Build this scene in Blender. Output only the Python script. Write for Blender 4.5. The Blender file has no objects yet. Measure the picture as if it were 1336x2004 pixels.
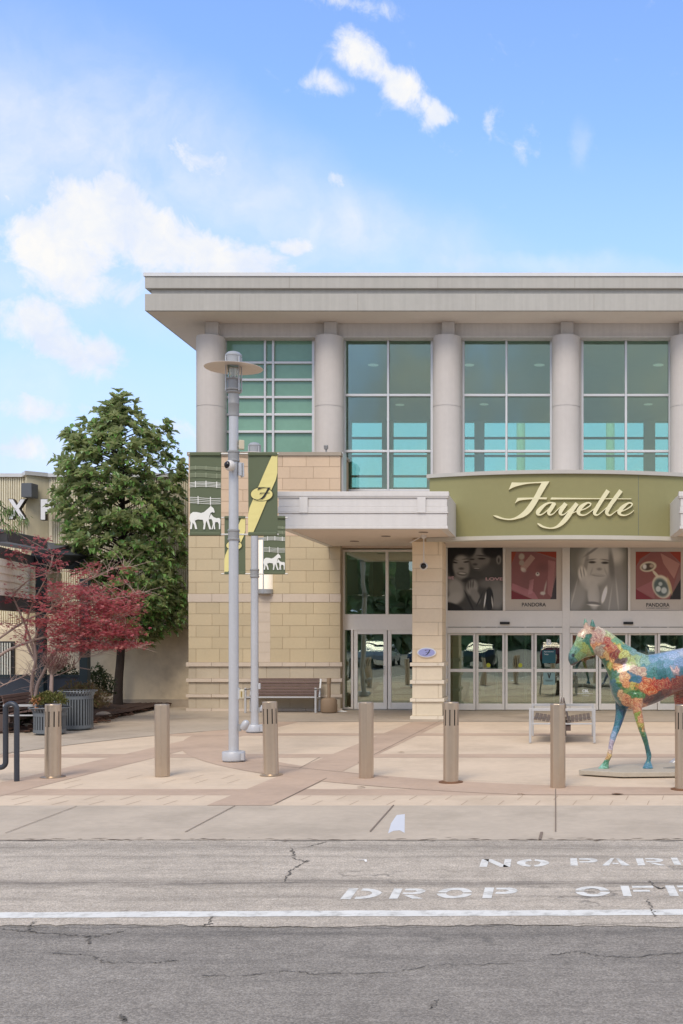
import bpy, bmesh, math, random
from mathutils import Vector, Matrix
R = math.radians
random.seed(7)
C = bpy.context.scene.collection
scene = bpy.context.scene

# ------------------------------------------------------------------ camera
F, VX, HY, CH = 2100.0, 1080.0, 1236.0, 2.1      # focal length in photo pixels, vanishing point, eye height
cam_d = bpy.data.cameras.new('camera'); cam = bpy.data.objects.new('camera', cam_d); C.objects.link(cam)
cam.location = (0, 0, CH); cam.rotation_euler = (R(90), 0, 0)
cam_d.sensor_fit = 'VERTICAL'; cam_d.sensor_height = 36.0; cam_d.sensor_width = 24.0
cam_d.lens = F / 2004 * 36.0
cam_d.shift_x = (668 - VX) / 2004; cam_d.shift_y = (HY - 1002) / 2004
cam_d.clip_start = 0.1; cam_d.clip_end = 2000
scene.camera = cam

# ------------------------------------------------------------------ light
SUN_EL, SUN_AZ = 50.0, 190.0          # azimuth clockwise from +Y: the sun stands behind the camera, to the left
sd = bpy.data.lights.new('sun', 'SUN'); sd.energy = 1.3; sd.angle = R(26); sd.color = (1.0, 0.89, 0.74)
so = bpy.data.objects.new('sun', sd); C.objects.link(so)
_az = R(SUN_AZ); _d = Vector((math.sin(_az) * math.cos(R(SUN_EL)), math.cos(_az) * math.cos(R(SUN_EL)), math.sin(R(SUN_EL))))
so.rotation_euler = _d.to_track_quat('Z', 'Y').to_euler()
scene.view_settings.view_transform = 'Standard'; scene.view_settings.look = 'None'
scene.view_settings.exposure = 0.75; scene.view_settings.gamma = 1.0

def az_el(x, y):
    return math.atan2(x - VX, F), math.atan2(HY - y, math.hypot(F, x - VX))

world = bpy.data.worlds.new("World"); scene.world = world; world.use_nodes = True
def make_sky():
    nt = world.node_tree; nt.nodes.clear(); N = nt.nodes.new; L = nt.links.new
    out = N('ShaderNodeOutputWorld'); bg = N('ShaderNodeBackground'); L(bg.outputs[0], out.inputs[0])
    sky = N('ShaderNodeTexSky'); sky.sky_type = 'NISHITA'; sky.sun_disc = False
    sky.sun_elevation = R(SUN_EL); sky.sun_rotation = R(SUN_AZ); sky.air_density = 1.0; sky.dust_density = 0.6; sky.ozone_density = 2.0
    bg.inputs[1].default_value = 0.15
    tc = N('ShaderNodeTexCoord'); sep = N('ShaderNodeSeparateXYZ'); L(tc.outputs['Generated'], sep.inputs[0])
    def M(op, a, b=None, clamp=False):
        n = N('ShaderNodeMath'); n.operation = op; n.use_clamp = clamp
        for i, v in enumerate((a, b)):
            if v is None: continue
            if isinstance(v, (int, float)): n.inputs[i].default_value = v
            else: L(v, n.inputs[i])
        return n.outputs[0]
    az = M('ARCTAN2', sep.outputs[0], sep.outputs[1]); el = M('ARCSINE', sep.outputs[2])
    co = N('ShaderNodeCombineXYZ'); L(az, co.inputs[0]); L(el, co.inputs[1])
    def noise(scale, detail, rough, vec, dist=0.0):
        n = N('ShaderNodeTexNoise'); n.inputs['Scale'].default_value = scale; n.inputs['Detail'].default_value = detail
        n.inputs['Roughness'].default_value = rough; n.inputs['Distortion'].default_value = dist; L(vec, n.inputs['Vector']); return n
    w = noise(16, 5, 0.6, co.outputs[0])
    sub = N('ShaderNodeVectorMath'); sub.operation = 'SUBTRACT'; L(w.outputs['Color'], sub.inputs[0]); sub.inputs[1].default_value = (.5, .5, .5)
    scl = N('ShaderNodeVectorMath'); scl.operation = 'MULTIPLY'; L(sub.outputs[0], scl.inputs[0]); scl.inputs[1].default_value = (.05, .035, 0)
    wv = N('ShaderNodeVectorMath'); wv.operation = 'ADD'; L(co.outputs[0], wv.inputs[0]); L(scl.outputs[0], wv.inputs[1])
    def blob(x, y, rx, ry, rot=0, wt=1.0):
        a, e = az_el(x, y); m = N('ShaderNodeMapping'); m.vector_type = 'TEXTURE'
        m.inputs['Location'].default_value = (a, e, 0); m.inputs['Rotation'].default_value = (0, 0, R(rot))
        m.inputs['Scale'].default_value = (rx / F, ry / F, 1); L(wv.outputs[0], m.inputs[0])
        ln = N('ShaderNodeVectorMath'); ln.operation = 'LENGTH'; L(m.outputs[0], ln.inputs[0])
        mr = N('ShaderNodeMapRange'); mr.interpolation_type = 'SMOOTHSTEP'; L(ln.outputs['Value'], mr.inputs['Value'])
        mr.inputs['From Min'].default_value = 0.0; mr.inputs['From Max'].default_value = 1.5
        mr.inputs['To Min'].default_value = wt; mr.inputs['To Max'].default_value = 0.0
        return mr.outputs[0]
    def total(items):
        t = None
        for it in items:
            b = blob(*it); t = b if t is None else M('MAXIMUM', t, b)
        return t
    dense = total([(190, 430, 140, 90), (120, 500, 125, 90, 0, .95), (300, 470, 150, 85, -15), (430, 505, 175, 62, -10, .95), (215, 385, 75, 55), (60, 450, 60, 30, 0, .8), (560, 482, 60, 26, 0, .8), (180, 560, 140, 50, 0, .7),
                   (718, 108, 66, 40, -25, .86), (756, 145, 56, 34, -35, .86), (790, 180, 72, 40, -35, .88), (846, 233, 36, 25, 0, .88), (650, 172, 85, 24, 5, .5), (690, 0, 100, 24, -8, .6),
                   (395, 312, 72, 44, -10, .62), (655, 362, 40, 24, 0, .42), (712, 354, 16, 14, 0, .38),
                   (60, 630, 85, 50, -10), (120, 675, 100, 45, -25, 1), (200, 690, 50, 34, 0, .9), (75, 800, 105, 32, 0, .6), (60, 880, 95, 30, 0, .6), (330, 832, 55, 30, 0, .55),
                   (8, 398, 20, 14, 0, .7), (1038, 285, 24, 44, 0, .5), (958, 250, 20, 34, 0, .38), (1000, 265, 60, 30, 0, .2)])
    soft = total([(150, 290, 380, 120, -14, 1.25), (430, 350, 360, 120, -24, 1.2), (640, 440, 360, 80, -10, 1.0), (60, 350, 200, 90, 0, 1.1), (900, 510, 500, 26, -3, .8), (250, 560, 420, 80, 0, .6), (120, 900, 500, 60, 0, .75), (60, 760, 260, 90, 0, .45), (1138, 290, 18, 40, 0, .5)])
    n1 = noise(27, 12, 0.68, co.outputs[0], 0.5); n2 = noise(9, 6, 0.6, wv.outputs[0], 0.8)
    d1 = M('ADD', dense, M('MULTIPLY', M('SUBTRACT', n1.outputs[0], 0.5), 1.5))
    c1 = N('ShaderNodeMapRange'); c1.interpolation_type = 'SMOOTHSTEP'; L(d1, c1.inputs['Value']); c1.inputs['From Min'].default_value = .16; c1.inputs['From Max'].default_value = .80
    d2 = M('MULTIPLY', soft, M('ADD', M('MULTIPLY', n2.outputs[0], 1.5), -0.18, True))
    # unseen rest of the dome: cloud cover added to whiten the sky's light
    n3 = noise(2.2, 8, .6, tc.outputs['Generated'], .4)
    back = N('ShaderNodeMapRange'); back.interpolation_type = 'SMOOTHSTEP'; L(n3.outputs[0], back.inputs['Value']); back.inputs['From Min'].default_value = .36; back.inputs['From Max'].default_value = .52
    rest = N('ShaderNodeMapRange'); rest.interpolation_type = 'SMOOTHSTEP'; L(sep.outputs[1], rest.inputs['Value']); rest.inputs['From Min'].default_value = .55; rest.inputs['From Max'].default_value = .2
    c3 = M('MULTIPLY', back.outputs[0], rest.outputs[0])  # far side of the dome is mostly cloud
    fac = M('MAXIMUM', M('MAXIMUM', c1.outputs[0], M('MULTIPLY', d2, 0.85)), M('MULTIPLY', c3, .9), True)
    # clear sky: Nishita, tinted towards the strong blue of the photograph
    tint = N('ShaderNodeMix'); tint.data_type = 'RGBA'; tint.blend_type = 'MULTIPLY'; tint.inputs[0].default_value = 1
    L(sky.outputs[0], tint.inputs['A']); tint.inputs['B'].default_value = SKY_TINT
    low = N('ShaderNodeMapRange'); L(sep.outputs[2], low.inputs['Value']); low.inputs['From Min'].default_value = .42; low.inputs['From Max'].default_value = .02
    low.inputs['To Min'].default_value = 0; low.inputs['To Max'].default_value = 1.0
    hz = N('ShaderNodeMix'); hz.data_type = 'RGBA'; L(M('POWER', low.outputs[0], 1.0), hz.inputs[0]); L(tint.outputs['Result'], hz.inputs['A']); hz.inputs['B'].default_value = (2.2, 2.75, 4.15, 1)
    sh = noise(14, 5, .6, wv.outputs[0]); shr = N('ShaderNodeMapRange'); L(sh.outputs[0], shr.inputs['Value']); shr.inputs['From Min'].default_value = .38; shr.inputs['From Max'].default_value = .62
    cc = N('ShaderNodeMix'); cc.data_type = 'RGBA'; L(shr.outputs[0], cc.inputs[0]); cc.inputs['A'].default_value = (3.05, 3.35, 3.95, 1); cc.inputs['B'].default_value = (3.9, 3.86, 3.8, 1)
    mx = N('ShaderNodeMix'); mx.data_type = 'RGBA'; L(fac, mx.inputs[0]); L(hz.outputs['Result'], mx.inputs['A']); L(cc.outputs['Result'], mx.inputs['B'])
    L(mx.outputs['Result'], bg.inputs[0])
SKY_TINT = (1.01, 1.09, 1.26, 1)
make_sky()

# ------------------------------------------------------------------ helpers
def P(x, y, Y):                      # photo pixel at depth Y -> point
    return Vector(((x - VX) * Y / F, Y, CH + (HY - y) * Y / F))
def PX(x, Y): return (x - VX) * Y / F
def PZ(y, Y): return CH + (HY - y) * Y / F
def G(x, y, z=0.0):                  # photo pixel on the ground (height z)
    Y = F * (CH - z) / (y - HY); return Vector(((x - VX) * Y / F, Y, z))
def S(r, g, b, k=1.0):
    f = lambda c: ((c / 255 + .055) / 1.055) ** 2.4 if c > 10 else c / 255 / 12.92
    return (f(r) * k, f(g) * k, f(b) * k, 1)

ORG = {}
def thing(name, label, cat, loc=(0, 0, 0), group=None, rz=0.0, local=False, kind=None):
    o = bpy.data.objects.new(name, None); C.objects.link(o); o.location = loc; o.rotation_euler = (0, 0, rz); o.empty_display_size = .2
    if label: o['label'] = label; o['category'] = cat
    if group: o['group'] = group
    if kind: o['kind'] = kind
    ORG[o.name] = Vector((0, 0, 0)) if local else Vector(loc)
    return o
def tag(o, label=None, cat=None, group=None, kind=None):
    if label: o['label'] = label
    if cat: o['category'] = cat
    if group: o['group'] = group
    if kind: o['kind'] = kind
    return o
def copy_tree(o, parent=None):
    c = o.copy(); C.objects.link(c)
    if parent: c.parent = parent
    for ch in list(o.children): copy_tree(ch, c)
    return c

class MB:
    def __init__(s): s.v = []; s.f = []; s.m = []; s.sm = []
    def add(s, vs, fs, mi=0, smooth=False):
        b = len(s.v); s.v += [tuple(p) for p in vs]; s.f += [tuple(b + i for i in f) for f in fs]; s.m += [mi] * len(fs); s.sm += [smooth] * len(fs); return s
    def box(s, x0, x1, y0, y1, z0, z1, mi=0):
        if x0 > x1: x0, x1 = x1, x0
        if y0 > y1: y0, y1 = y1, y0
        if z0 > z1: z0, z1 = z1, z0
        v = [(x0, y0, z0), (x1, y0, z0), (x1, y1, z0), (x0, y1, z0), (x0, y0, z1), (x1, y0, z1), (x1, y1, z1), (x0, y1, z1)]
        return s.add(v, [(0, 3, 2, 1), (4, 5, 6, 7), (0, 1, 5, 4), (1, 2, 6, 5), (2, 3, 7, 6), (3, 0, 4, 7)], mi)
    def obox(s, c, sx, sy, sz, M=None, mi=0):      # centred oriented box
        v = [Vector((i * sx / 2, j * sy / 2, k * sz / 2)) for k in (-1, 1) for i, j in ((-1, -1), (1, -1), (1, 1), (-1, 1))]
        v = [(M @ p if M else p) + Vector(c) for p in v]
        return s.add(v, [(0, 3, 2, 1), (4, 5, 6, 7), (0, 1, 5, 4), (1, 2, 6, 5), (2, 3, 7, 6), (3, 0, 4, 7)], mi)
    def bar(s, a, b, w, h, mi=0):                  # box beam between two points
        a = Vector(a); b = Vector(b); d = b - a; q = d.to_track_quat('X', 'Z').to_matrix()
        return s.obox((a + b) / 2, d.length, w, h, q, mi)
    def lathe(s, c, prof, seg=24, mi=0, caps=True, smooth=True, a0=0, a1=360, sx=1, sy=1):
        full = abs(a1 - a0) >= 360; n = seg if full else seg + 1; vs = []; fs = []
        for r, z in prof:
            for i in range(n):
                a = R(a0 + (a1 - a0) * i / seg); vs.append((c[0] + r * sx * math.cos(a), c[1] + r * sy * math.sin(a), c[2] + z))
        for j in range(len(prof) - 1):
            for i in range(seg):
                k = (i + 1) % n; fs.append((j * n + i, j * n + k, (j + 1) * n + k, (j + 1) * n + i))
        s.add(vs, fs, mi, smooth)
        if caps:
            for j, fl in ((0, True), (len(prof) - 1, False)):
                if prof[j][0] > 1e-4:
                    ring = [vs[j * n + i] for i in range(n)]; s.add(ring, [tuple(range(n))[::-1] if fl else tuple(range(n))], mi)
        return s
    def tube(s, pts, rad, seg=8, mi=0, caps=True, smooth=True):
        pts = [Vector(p) for p in pts]; n = len(pts)
        if isinstance(rad, (int, float)): rad = [rad] * n
        vs = []; fs = []; up = None
        for i, p in enumerate(pts):
            t = (pts[min(i + 1, n - 1)] - pts[max(i - 1, 0)]).normalized()
            if up is None:
                up = Vector((0, 0, 1)) if abs(t.z) < .9 else Vector((0, 1, 0))
                u = t.cross(up).normalized()
            else:
                u = (u - t * u.dot(t)); u = u.normalized() if u.length > 1e-6 else t.orthogonal().normalized()
            w = t.cross(u)
            for k in range(seg):
                a = 2 * math.pi * k / seg; vs.append(p + (u * math.cos(a) + w * math.sin(a)) * rad[i])
            up = w
        for i in range(n - 1):
            for k in range(seg):
                l = (k + 1) % seg; fs.append((i * seg + k, i * seg + l, (i + 1) * seg + l, (i + 1) * seg + k))
        s.add(vs, fs, mi, smooth)
        if caps: s.add(vs[:seg], [tuple(range(seg))[::-1]], mi); s.add(vs[-seg:], [tuple(range(seg))], mi)
        return s
    def poly(s, pts, mi=0): return s.add(pts, [tuple(range(len(pts)))], mi)
    def prism(s, pts, d, mi=0):                    # polygon extruded by vector d
        pts = [Vector(p) for p in pts]; d = Vector(d); n = len(pts)
        nrm = sum(((pts[i] - pts[0]).cross(pts[(i + 1) % n] - pts[0]) for i in range(n)), Vector())
        if nrm.dot(d) > 0: pts = pts[::-1]
        vs = pts + [p + d for p in pts]
        fs = [tuple(range(n)), tuple(range(n, 2 * n))[::-1]] + [(i, i + n, (i + 1) % n + n, (i + 1) % n)[::1] for i in range(n)]
        return s.add(vs, fs, mi)
    def build(s, name, mats, parent=None, org=None, bevel=0, kind=None, local=False):
        if not isinstance(mats, (list, tuple)): mats = [mats]
        o0 = Vector((0, 0, 0))
        if parent is not None: o0 = ORG[parent.name]
        if org is not None: o0 = Vector(org)
        me = bpy.data.meshes.new(name)
        me.from_pydata([(p[0] - o0.x, p[1] - o0.y, p[2] - o0.z) for p in s.v], [], s.f)
        for m in mats: me.materials.append(m)
        me.polygons.foreach_set('material_index', s.m); me.polygons.foreach_set('use_smooth', s.sm); me.update()
        if any(s.sm): me.set_sharp_from_angle(angle=R(38))
        o = bpy.data.objects.new(name, me); C.objects.link(o)
        if parent is not None: o.parent = parent; ORG[o.name] = o0
        else:
            if org is not None and not local: o.location = org
            ORG[o.name] = o0
        if bevel:
            b = o.modifiers.new('bevel', 'BEVEL'); b.width = bevel; b.segments = 2; b.limit_method = 'ANGLE'; b.angle_limit = R(40)
        if kind: o['kind'] = kind
        return o

# ------------------------------------------------------------------ materials
MATS = {}
def mat(name, col, rough=.6, metal=0.0, var=0.0, vscale=3.0, bump=0.0, bscale=40.0, island=0.0, spec=.5, coat=0.0, dirt=None, dscale=1.2, damt=.5, streak=0.0):
    """painted / mineral surface: base colour with broad and fine variation, optional dirt patches and bump"""
    if name in MATS: return MATS[name]
    m = bpy.data.materials.new(name); m.use_nodes = True; nt = m.node_tree; b = nt.nodes['Principled BSDF']; N = nt.nodes.new; L = nt.links.new
    b.inputs['Roughness'].default_value = rough; b.inputs['Metallic'].default_value = metal; b.inputs['Specular IOR Level'].default_value = spec
    b.inputs['Coat Weight'].default_value = coat; b.inputs['Base Color'].default_value = col
    geo = N('ShaderNodeNewGeometry'); src = None
    def rgb(c): n = N('ShaderNodeRGB'); n.outputs[0].default_value = c; return n.outputs[0]
    cur = rgb(col)
    if var:
        for sc, am in ((vscale, var), (vscale * 9, var * .6)):
            n = N('ShaderNodeTexNoise'); n.inputs['Scale'].default_value = sc; n.inputs['Detail'].default_value = 5; L(geo.outputs['Position'], n.inputs['Vector'])
            mr = N('ShaderNodeMapRange'); L(n.outputs[0], mr.inputs['Value']); mr.inputs['From Min'].default_value = .3; mr.inputs['From Max'].default_value = .7
            mr.inputs['To Min'].default_value = 1 - am; mr.inputs['To Max'].default_value = 1 + am
            mu = N('ShaderNodeVectorMath'); mu.operation = 'SCALE'; L(cur, mu.inputs[0]); L(mr.outputs[0], mu.inputs['Scale']); cur = mu.outputs[0]
    if island:
        mr = N('ShaderNodeMapRange'); L(geo.outputs['Random Per Island'], mr.inputs['Value']); mr.inputs['To Min'].default_value = 1 - island; mr.inputs['To Max'].default_value = 1 + island
        mu = N('ShaderNodeVectorMath'); mu.operation = 'SCALE'; L(cur, mu.inputs[0]); L(mr.outputs[0], mu.inputs['Scale']); cur = mu.outputs[0]
    if streak:                                     # rain streaks running down
        mp = N('ShaderNodeMapping'); mp.inputs['Scale'].default_value = (7, 7, .35); L(geo.outputs['Position'], mp.inputs[0])
        n = N('ShaderNodeTexNoise'); n.inputs['Scale'].default_value = 1.6; n.inputs['Detail'].default_value = 6; L(mp.outputs[0], n.inputs['Vector'])
        mr = N('ShaderNodeMapRange'); L(n.outputs[0], mr.inputs['Value']); mr.inputs['From Min'].default_value = .35; mr.inputs['From Max'].default_value = .65
        mr.inputs['To Min'].default_value = 1 - streak; mr.inputs['To Max'].default_value = 1 + streak * .4
        mu = N('ShaderNodeVectorMath'); mu.operation = 'SCALE'; L(cur, mu.inputs[0]); L(mr.outputs[0], mu.inputs['Scale']); cur = mu.outputs[0]
    if dirt:
        n = N('ShaderNodeTexNoise'); n.inputs['Scale'].default_value = dscale; n.inputs['Detail'].default_value = 8; n.inputs['Roughness'].default_value = .65; L(geo.outputs['Position'], n.inputs['Vector'])
        mr = N('ShaderNodeMapRange'); L(n.outputs[0], mr.inputs['Value']); mr.inputs['From Min'].default_value = .48; mr.inputs['From Max'].default_value = .72; mr.inputs['To Max'].default_value = damt
        mx = N('ShaderNodeMix'); mx.data_type = 'RGBA'; L(mr.outputs[0], mx.inputs[0]); L(cur, mx.inputs['A']); mx.inputs['B'].default_value = dirt; cur = mx.outputs['Result']
    L(cur, b.inputs['Base Color'])
    if bump:
        n = N('ShaderNodeTexNoise'); n.inputs['Scale'].default_value = bscale; n.inputs['Detail'].default_value = 6; L(geo.outputs['Position'], n.inputs['Vector'])
        bp = N('ShaderNodeBump'); bp.inputs['Strength'].default_value = 1; bp.inputs['Distance'].default_value = bump; L(n.outputs[0], bp.inputs['Height']); L(bp.outputs[0], b.inputs['Normal'])
    MATS[name] = m; return m

def glass(name, tint, refl=.12, rough=.0, wave=0.0):
    m = bpy.data.materials.new(name); m.use_nodes = True; nt = m.node_tree; nt.nodes.clear(); N = nt.nodes.new; L = nt.links.new
    out = N('ShaderNodeOutputMaterial'); tr = N('ShaderNodeBsdfTransparent'); tr.inputs[0].default_value = tint
    gl = N('ShaderNodeBsdfGlossy'); gl.inputs['Roughness'].default_value = rough; gl.inputs['Color'].default_value = (.93, .97, .85, 1)
    fr = N('ShaderNodeFresnel'); fr.inputs[0].default_value = 1.5; ad = N('ShaderNodeMath'); ad.operation = 'ADD'; L(fr.outputs[0], ad.inputs[0]); ad.inputs[1].default_value = refl; ad.use_clamp = True
    mx = N('ShaderNodeMixShader'); L(ad.outputs[0], mx.inputs[0]); L(tr.outputs[0], mx.inputs[1]); L(gl.outputs[0], mx.inputs[2]); L(mx.outputs[0], out.inputs[0])
    if wave:
        geo = N('ShaderNodeNewGeometry'); n = N('ShaderNodeTexNoise'); n.inputs['Scale'].default_value = 1.3; n.inputs['Detail'].default_value = 1; L(geo.outputs['Position'], n.inputs['Vector'])
        bp = N('ShaderNodeBump'); bp.inputs['Distance'].default_value = wave; bp.inputs['Strength'].default_value = 1; L(n.outputs[0], bp.inputs['Height']); L(bp.outputs[0], gl.inputs['Normal'])
    MATS[name] = m; return m

def leafmat(name, cols, back=None, trans=.25, rough=.45):
    """leaves: each leaf (mesh island) takes its own colour out of a ramp"""
    m = bpy.data.materials.new(name); m.use_nodes = True; nt = m.node_tree; b = nt.nodes['Principled BSDF']; N = nt.nodes.new; L = nt.links.new
    geo = N('ShaderNodeNewGeometry'); cr = N('ShaderNodeValToRGB'); L(geo.outputs['Random Per Island'], cr.inputs[0])
    el = cr.color_ramp.elements
    while len(el) < len(cols): el.new(.5)
    for i, c in enumerate(cols): el[i].position = i / (len(cols) - 1); el[i].color = c
    src = cr.outputs[0]
    if back:
        mx = N('ShaderNodeMix'); mx.data_type = 'RGBA'; L(geo.outputs['Backfacing'], mx.inputs[0]); L(src, mx.inputs['A']); mx.inputs['B'].default_value = back; src = mx.outputs['Result']
    L(src, b.inputs['Base Color']); b.inputs['Roughness'].default_value = rough
    tl = N('ShaderNodeBsdfTranslucent'); L(src, tl.inputs[0]); ms = N('ShaderNodeMixShader'); ms.inputs[0].default_value = trans
    L(b.outputs[0], ms.inputs[1]); L(tl.outputs[0], ms.inputs[2]); L(ms.outputs[0], nt.nodes['Material Output'].inputs[0]); MATS[name] = m; return m

def emis(name, col, st):
    m = bpy.data.materials.new(name); m.use_nodes = True; b = m.node_tree.nodes['Principled BSDF']
    b.inputs['Base Color'].default_value = col; b.inputs['Emission Color'].default_value = col; b.inputs['Emission Strength'].default_value = st; MATS[name] = m; return m

def text_mb(body, x0, x1, z0, z1, Y, depth=.004, bold=0.0, shear=0.0):
    """letters of the built-in font as an MB, standing in an XZ plane facing -Y, fitted to a box"""
    cu = bpy.data.curves.new('t', 'FONT'); cu.body = body; cu.size = 1; cu.offset = bold; cu.shear = shear; cu.resolution_u = 4
    ob = bpy.data.objects.new('t', cu); C.objects.link(ob); dg = bpy.context.evaluated_depsgraph_get(); me = bpy.data.meshes.new_from_object(ob.evaluated_get(dg))
    vs = [v.co.copy() for v in me.vertices]; fs = [tuple(p.vertices) for p in me.polygons]
    bpy.data.objects.remove(ob); bpy.data.curves.remove(cu); bpy.data.meshes.remove(me)
    ax = min(v.x for v in vs); bx = max(v.x for v in vs); ay = min(v.y for v in vs); by = max(v.y for v in vs)
    mb = MB(); n = len(vs)
    tr = lambda v, y: (x0 + (v.x - ax) / (bx - ax) * (x1 - x0), y, z0 + (v.y - ay) / (by - ay) * (z1 - z0))
    cnt = {}
    for f in fs:
        for i in range(len(f)):
            a, b = f[i], f[(i + 1) % len(f)]; k = (min(a, b), max(a, b)); cnt.setdefault(k, []).append((a, b))
    side = [(a + n, a, b, b + n) for k, l in cnt.items() if len(l) == 1 for a, b in l]
    mb.add([tr(v, Y) for v in vs] + [tr(v, Y + depth) for v in vs], fs + side)
    return mb

# ------------------------------------------------------------------ ground
def asphalt(name, base, agg, bands=(), crack=0.5, dark=(.05, .048, .045, 1)):
    m = bpy.data.materials.new(name); m.use_nodes = True; nt = m.node_tree; b = nt.nodes['Principled BSDF']; N = nt.nodes.new; L = nt.links.new
    b.inputs['Roughness'].default_value = .9; b.inputs['Specular IOR Level'].default_value = .25
    geo = N('ShaderNodeNewGeometry'); pos = geo.outputs['Position']; sep = N('ShaderNodeSeparateXYZ'); L(pos, sep.inputs[0])
    def M(op, a, c=None, clamp=False):
        n = N('ShaderNodeMath'); n.operation = op; n.use_clamp = clamp
        for i, v in enumerate((a, c)):
            if v is None: continue
            if isinstance(v, (int, float)): n.inputs[i].default_value = v
            else: L(v, n.inputs[i])
        return n.outputs[0]
    def noise(s, d=5, r=.6, vec=pos):
        n = N('ShaderNodeTexNoise'); n.inputs['Scale'].default_value = s; n.inputs['Detail'].default_value = d; n.inputs['Roughness'].default_value = r; L(vec, n.inputs['Vector']); return n.outputs[0]
    def mr(v, a, b_, c, d):
        n = N('ShaderNodeMapRange'); L(v, n.inputs['Value']); n.inputs['From Min'].default_value = a; n.inputs['From Max'].default_value = b_; n.inputs['To Min'].default_value = c; n.inputs['To Max'].default_value = d; return n.outputs[0]
    def scale(c, f):
        n = N('ShaderNodeVectorMath'); n.operation = 'SCALE'; L(c, n.inputs[0]); L(f, n.inputs['Scale']); return n.outputs[0]
    vor = N('ShaderNodeTexVoronoi'); vor.inputs['Scale'].default_value = 95; L(pos, vor.inputs['Vector'])
    sv = N('ShaderNodeSeparateColor'); L(vor.outputs['Color'], sv.inputs[0])
    c = N('ShaderNodeMix'); c.data_type = 'RGBA'; L(mr(sv.outputs[0], .2, .9, 0, 1), c.inputs[0]); c.inputs['A'].default_value = base; c.inputs['B'].default_value = agg
    cur = c.outputs['Result']
    cur = scale(cur, mr(noise(.55, 6), .3, .7, .87, 1.13)); cur = scale(cur, mr(noise(6, 6, .7), .3, .7, .85, 1.15)); cur = scale(cur, mr(noise(45, 4, .75), .35, .65, .84, 1.16))
    mp = N('ShaderNodeMapping'); mp.inputs['Scale'].default_value = (.35, 4, 1); L(pos, mp.inputs[0])
    cur = scale(cur, mr(noise(2.5, 6, .7, mp.outputs[0]), .3, .7, .86, 1.12))
    dk = None
    for (y, w, a) in bands:                        # tyre and drip lines along the lane
        wob = M('ADD', sep.outputs[1], M('MULTIPLY', M('SUBTRACT', noise(.5, 3), .5), .5))
        g = M('MULTIPLY', M('SUBTRACT', 1.0, M('DIVIDE', M('ABSOLUTE', M('SUBTRACT', wob, y)), w), True), a)
        g = M('MULTIPLY', g, mr(noise(3.5, 7, .75, mp.outputs[0]), .35, .65, .2, 1.5), True)
        dk = g if dk is None else M('MAXIMUM', dk, g)
    if dk is not None:
        x = N('ShaderNodeMix'); x.data_type = 'RGBA'; L(dk, x.inputs[0]); L(cur, x.inputs['A']); x.inputs['B'].default_value = dark; cur = x.outputs['Result']
    # crack network, broken up
    wn = N('ShaderNodeTexNoise'); wn.inputs['Scale'].default_value = 4; wn.inputs['Detail'].default_value = 6; L(pos, wn.inputs['Vector'])
    ws = N('ShaderNodeVectorMath'); ws.operation = 'SCALE'; L(wn.outputs['Color'], ws.inputs[0]); ws.inputs['Scale'].default_value = .55
    wa = N('ShaderNodeVectorMath'); wa.operation = 'ADD'; L(mp.outputs[0], wa.inputs[0]); L(ws.outputs[0], wa.inputs[1])
    ve = N('ShaderNodeTexVoronoi'); ve.feature = 'DISTANCE_TO_EDGE'; ve.inputs['Scale'].default_value = .33; L(wa.outputs[0], ve.inputs['Vector'])
    cm = M('MULTIPLY', mr(ve.outputs['Distance'], .0, .012, 1, 0), mr(noise(.9, 5, .7), .5, .58, 0, crack), True)
    x = N('ShaderNodeMix'); x.data_type = 'RGBA'; L(cm, x.inputs[0]); L(cur, x.inputs['A']); x.inputs['B'].default_value = (.07, .066, .06, 1); cur = x.outputs['Result']
    L(cur, b.inputs['Base Color'])
    h = M('ADD', M('MULTIPLY', noise(70, 5, .7), 1.0), M('MULTIPLY', vor.outputs['Distance'], -.6)); h = M('SUBTRACT', h, M('MULTIPLY', cm, 1.2))
    bp = N('ShaderNodeBump'); bp.inputs['Distance'].default_value = .006; bp.inputs['Strength'].default_value = .8; L(h, bp.inputs['Height']); L(bp.outputs[0], b.inputs['Normal'])
    MATS[name] = m; return m
A_dark = asphalt('dark_asphalt', S(130, 123, 114), S(156, 148, 138), [(7.5, .18, .3), (6.9, .3, .15)], .45)
A_light = asphalt('light_asphalt', S(172, 160, 145), S(200, 188, 172), [(10.45, .3, .4), (10.0, .1, .3), (8.93, .2, .6), (8.45, .1, .3), (10.8, .07, .8)], .55, S(88, 82, 76))
M_conc = mat('concrete', S(186, 171, 152), .9, var=.07, vscale=1.1, bump=.002, bscale=60, dirt=S(140, 128, 112), dscale=1.0, damt=.45)
M_walk = mat('grey_concrete', S(176, 162, 144), .9, var=.07, vscale=.7, bump=.002, bscale=50, dirt=S(125, 112, 98), dscale=.6, damt=.6)
M_pale = mat('pale_paving', S(208, 187, 162), .88, var=.06, vscale=.8, bump=.0015, bscale=50, dirt=S(168, 148, 125), dscale=.7, damt=.5)
M_band = mat('rose_paving', S(187, 162, 140), .88, var=.06, vscale=.9, bump=.0015, bscale=50, dirt=S(150, 128, 110), dscale=.8, damt=.5)
M_paint = mat('road_paint', S(222, 219, 211), .7, var=.05, vscale=3, dirt=S(165, 160, 150), dscale=9, damt=.9, bump=.001, bscale=80)
M_joint = mat('joint_dark', S(128, 112, 98), .95)

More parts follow.
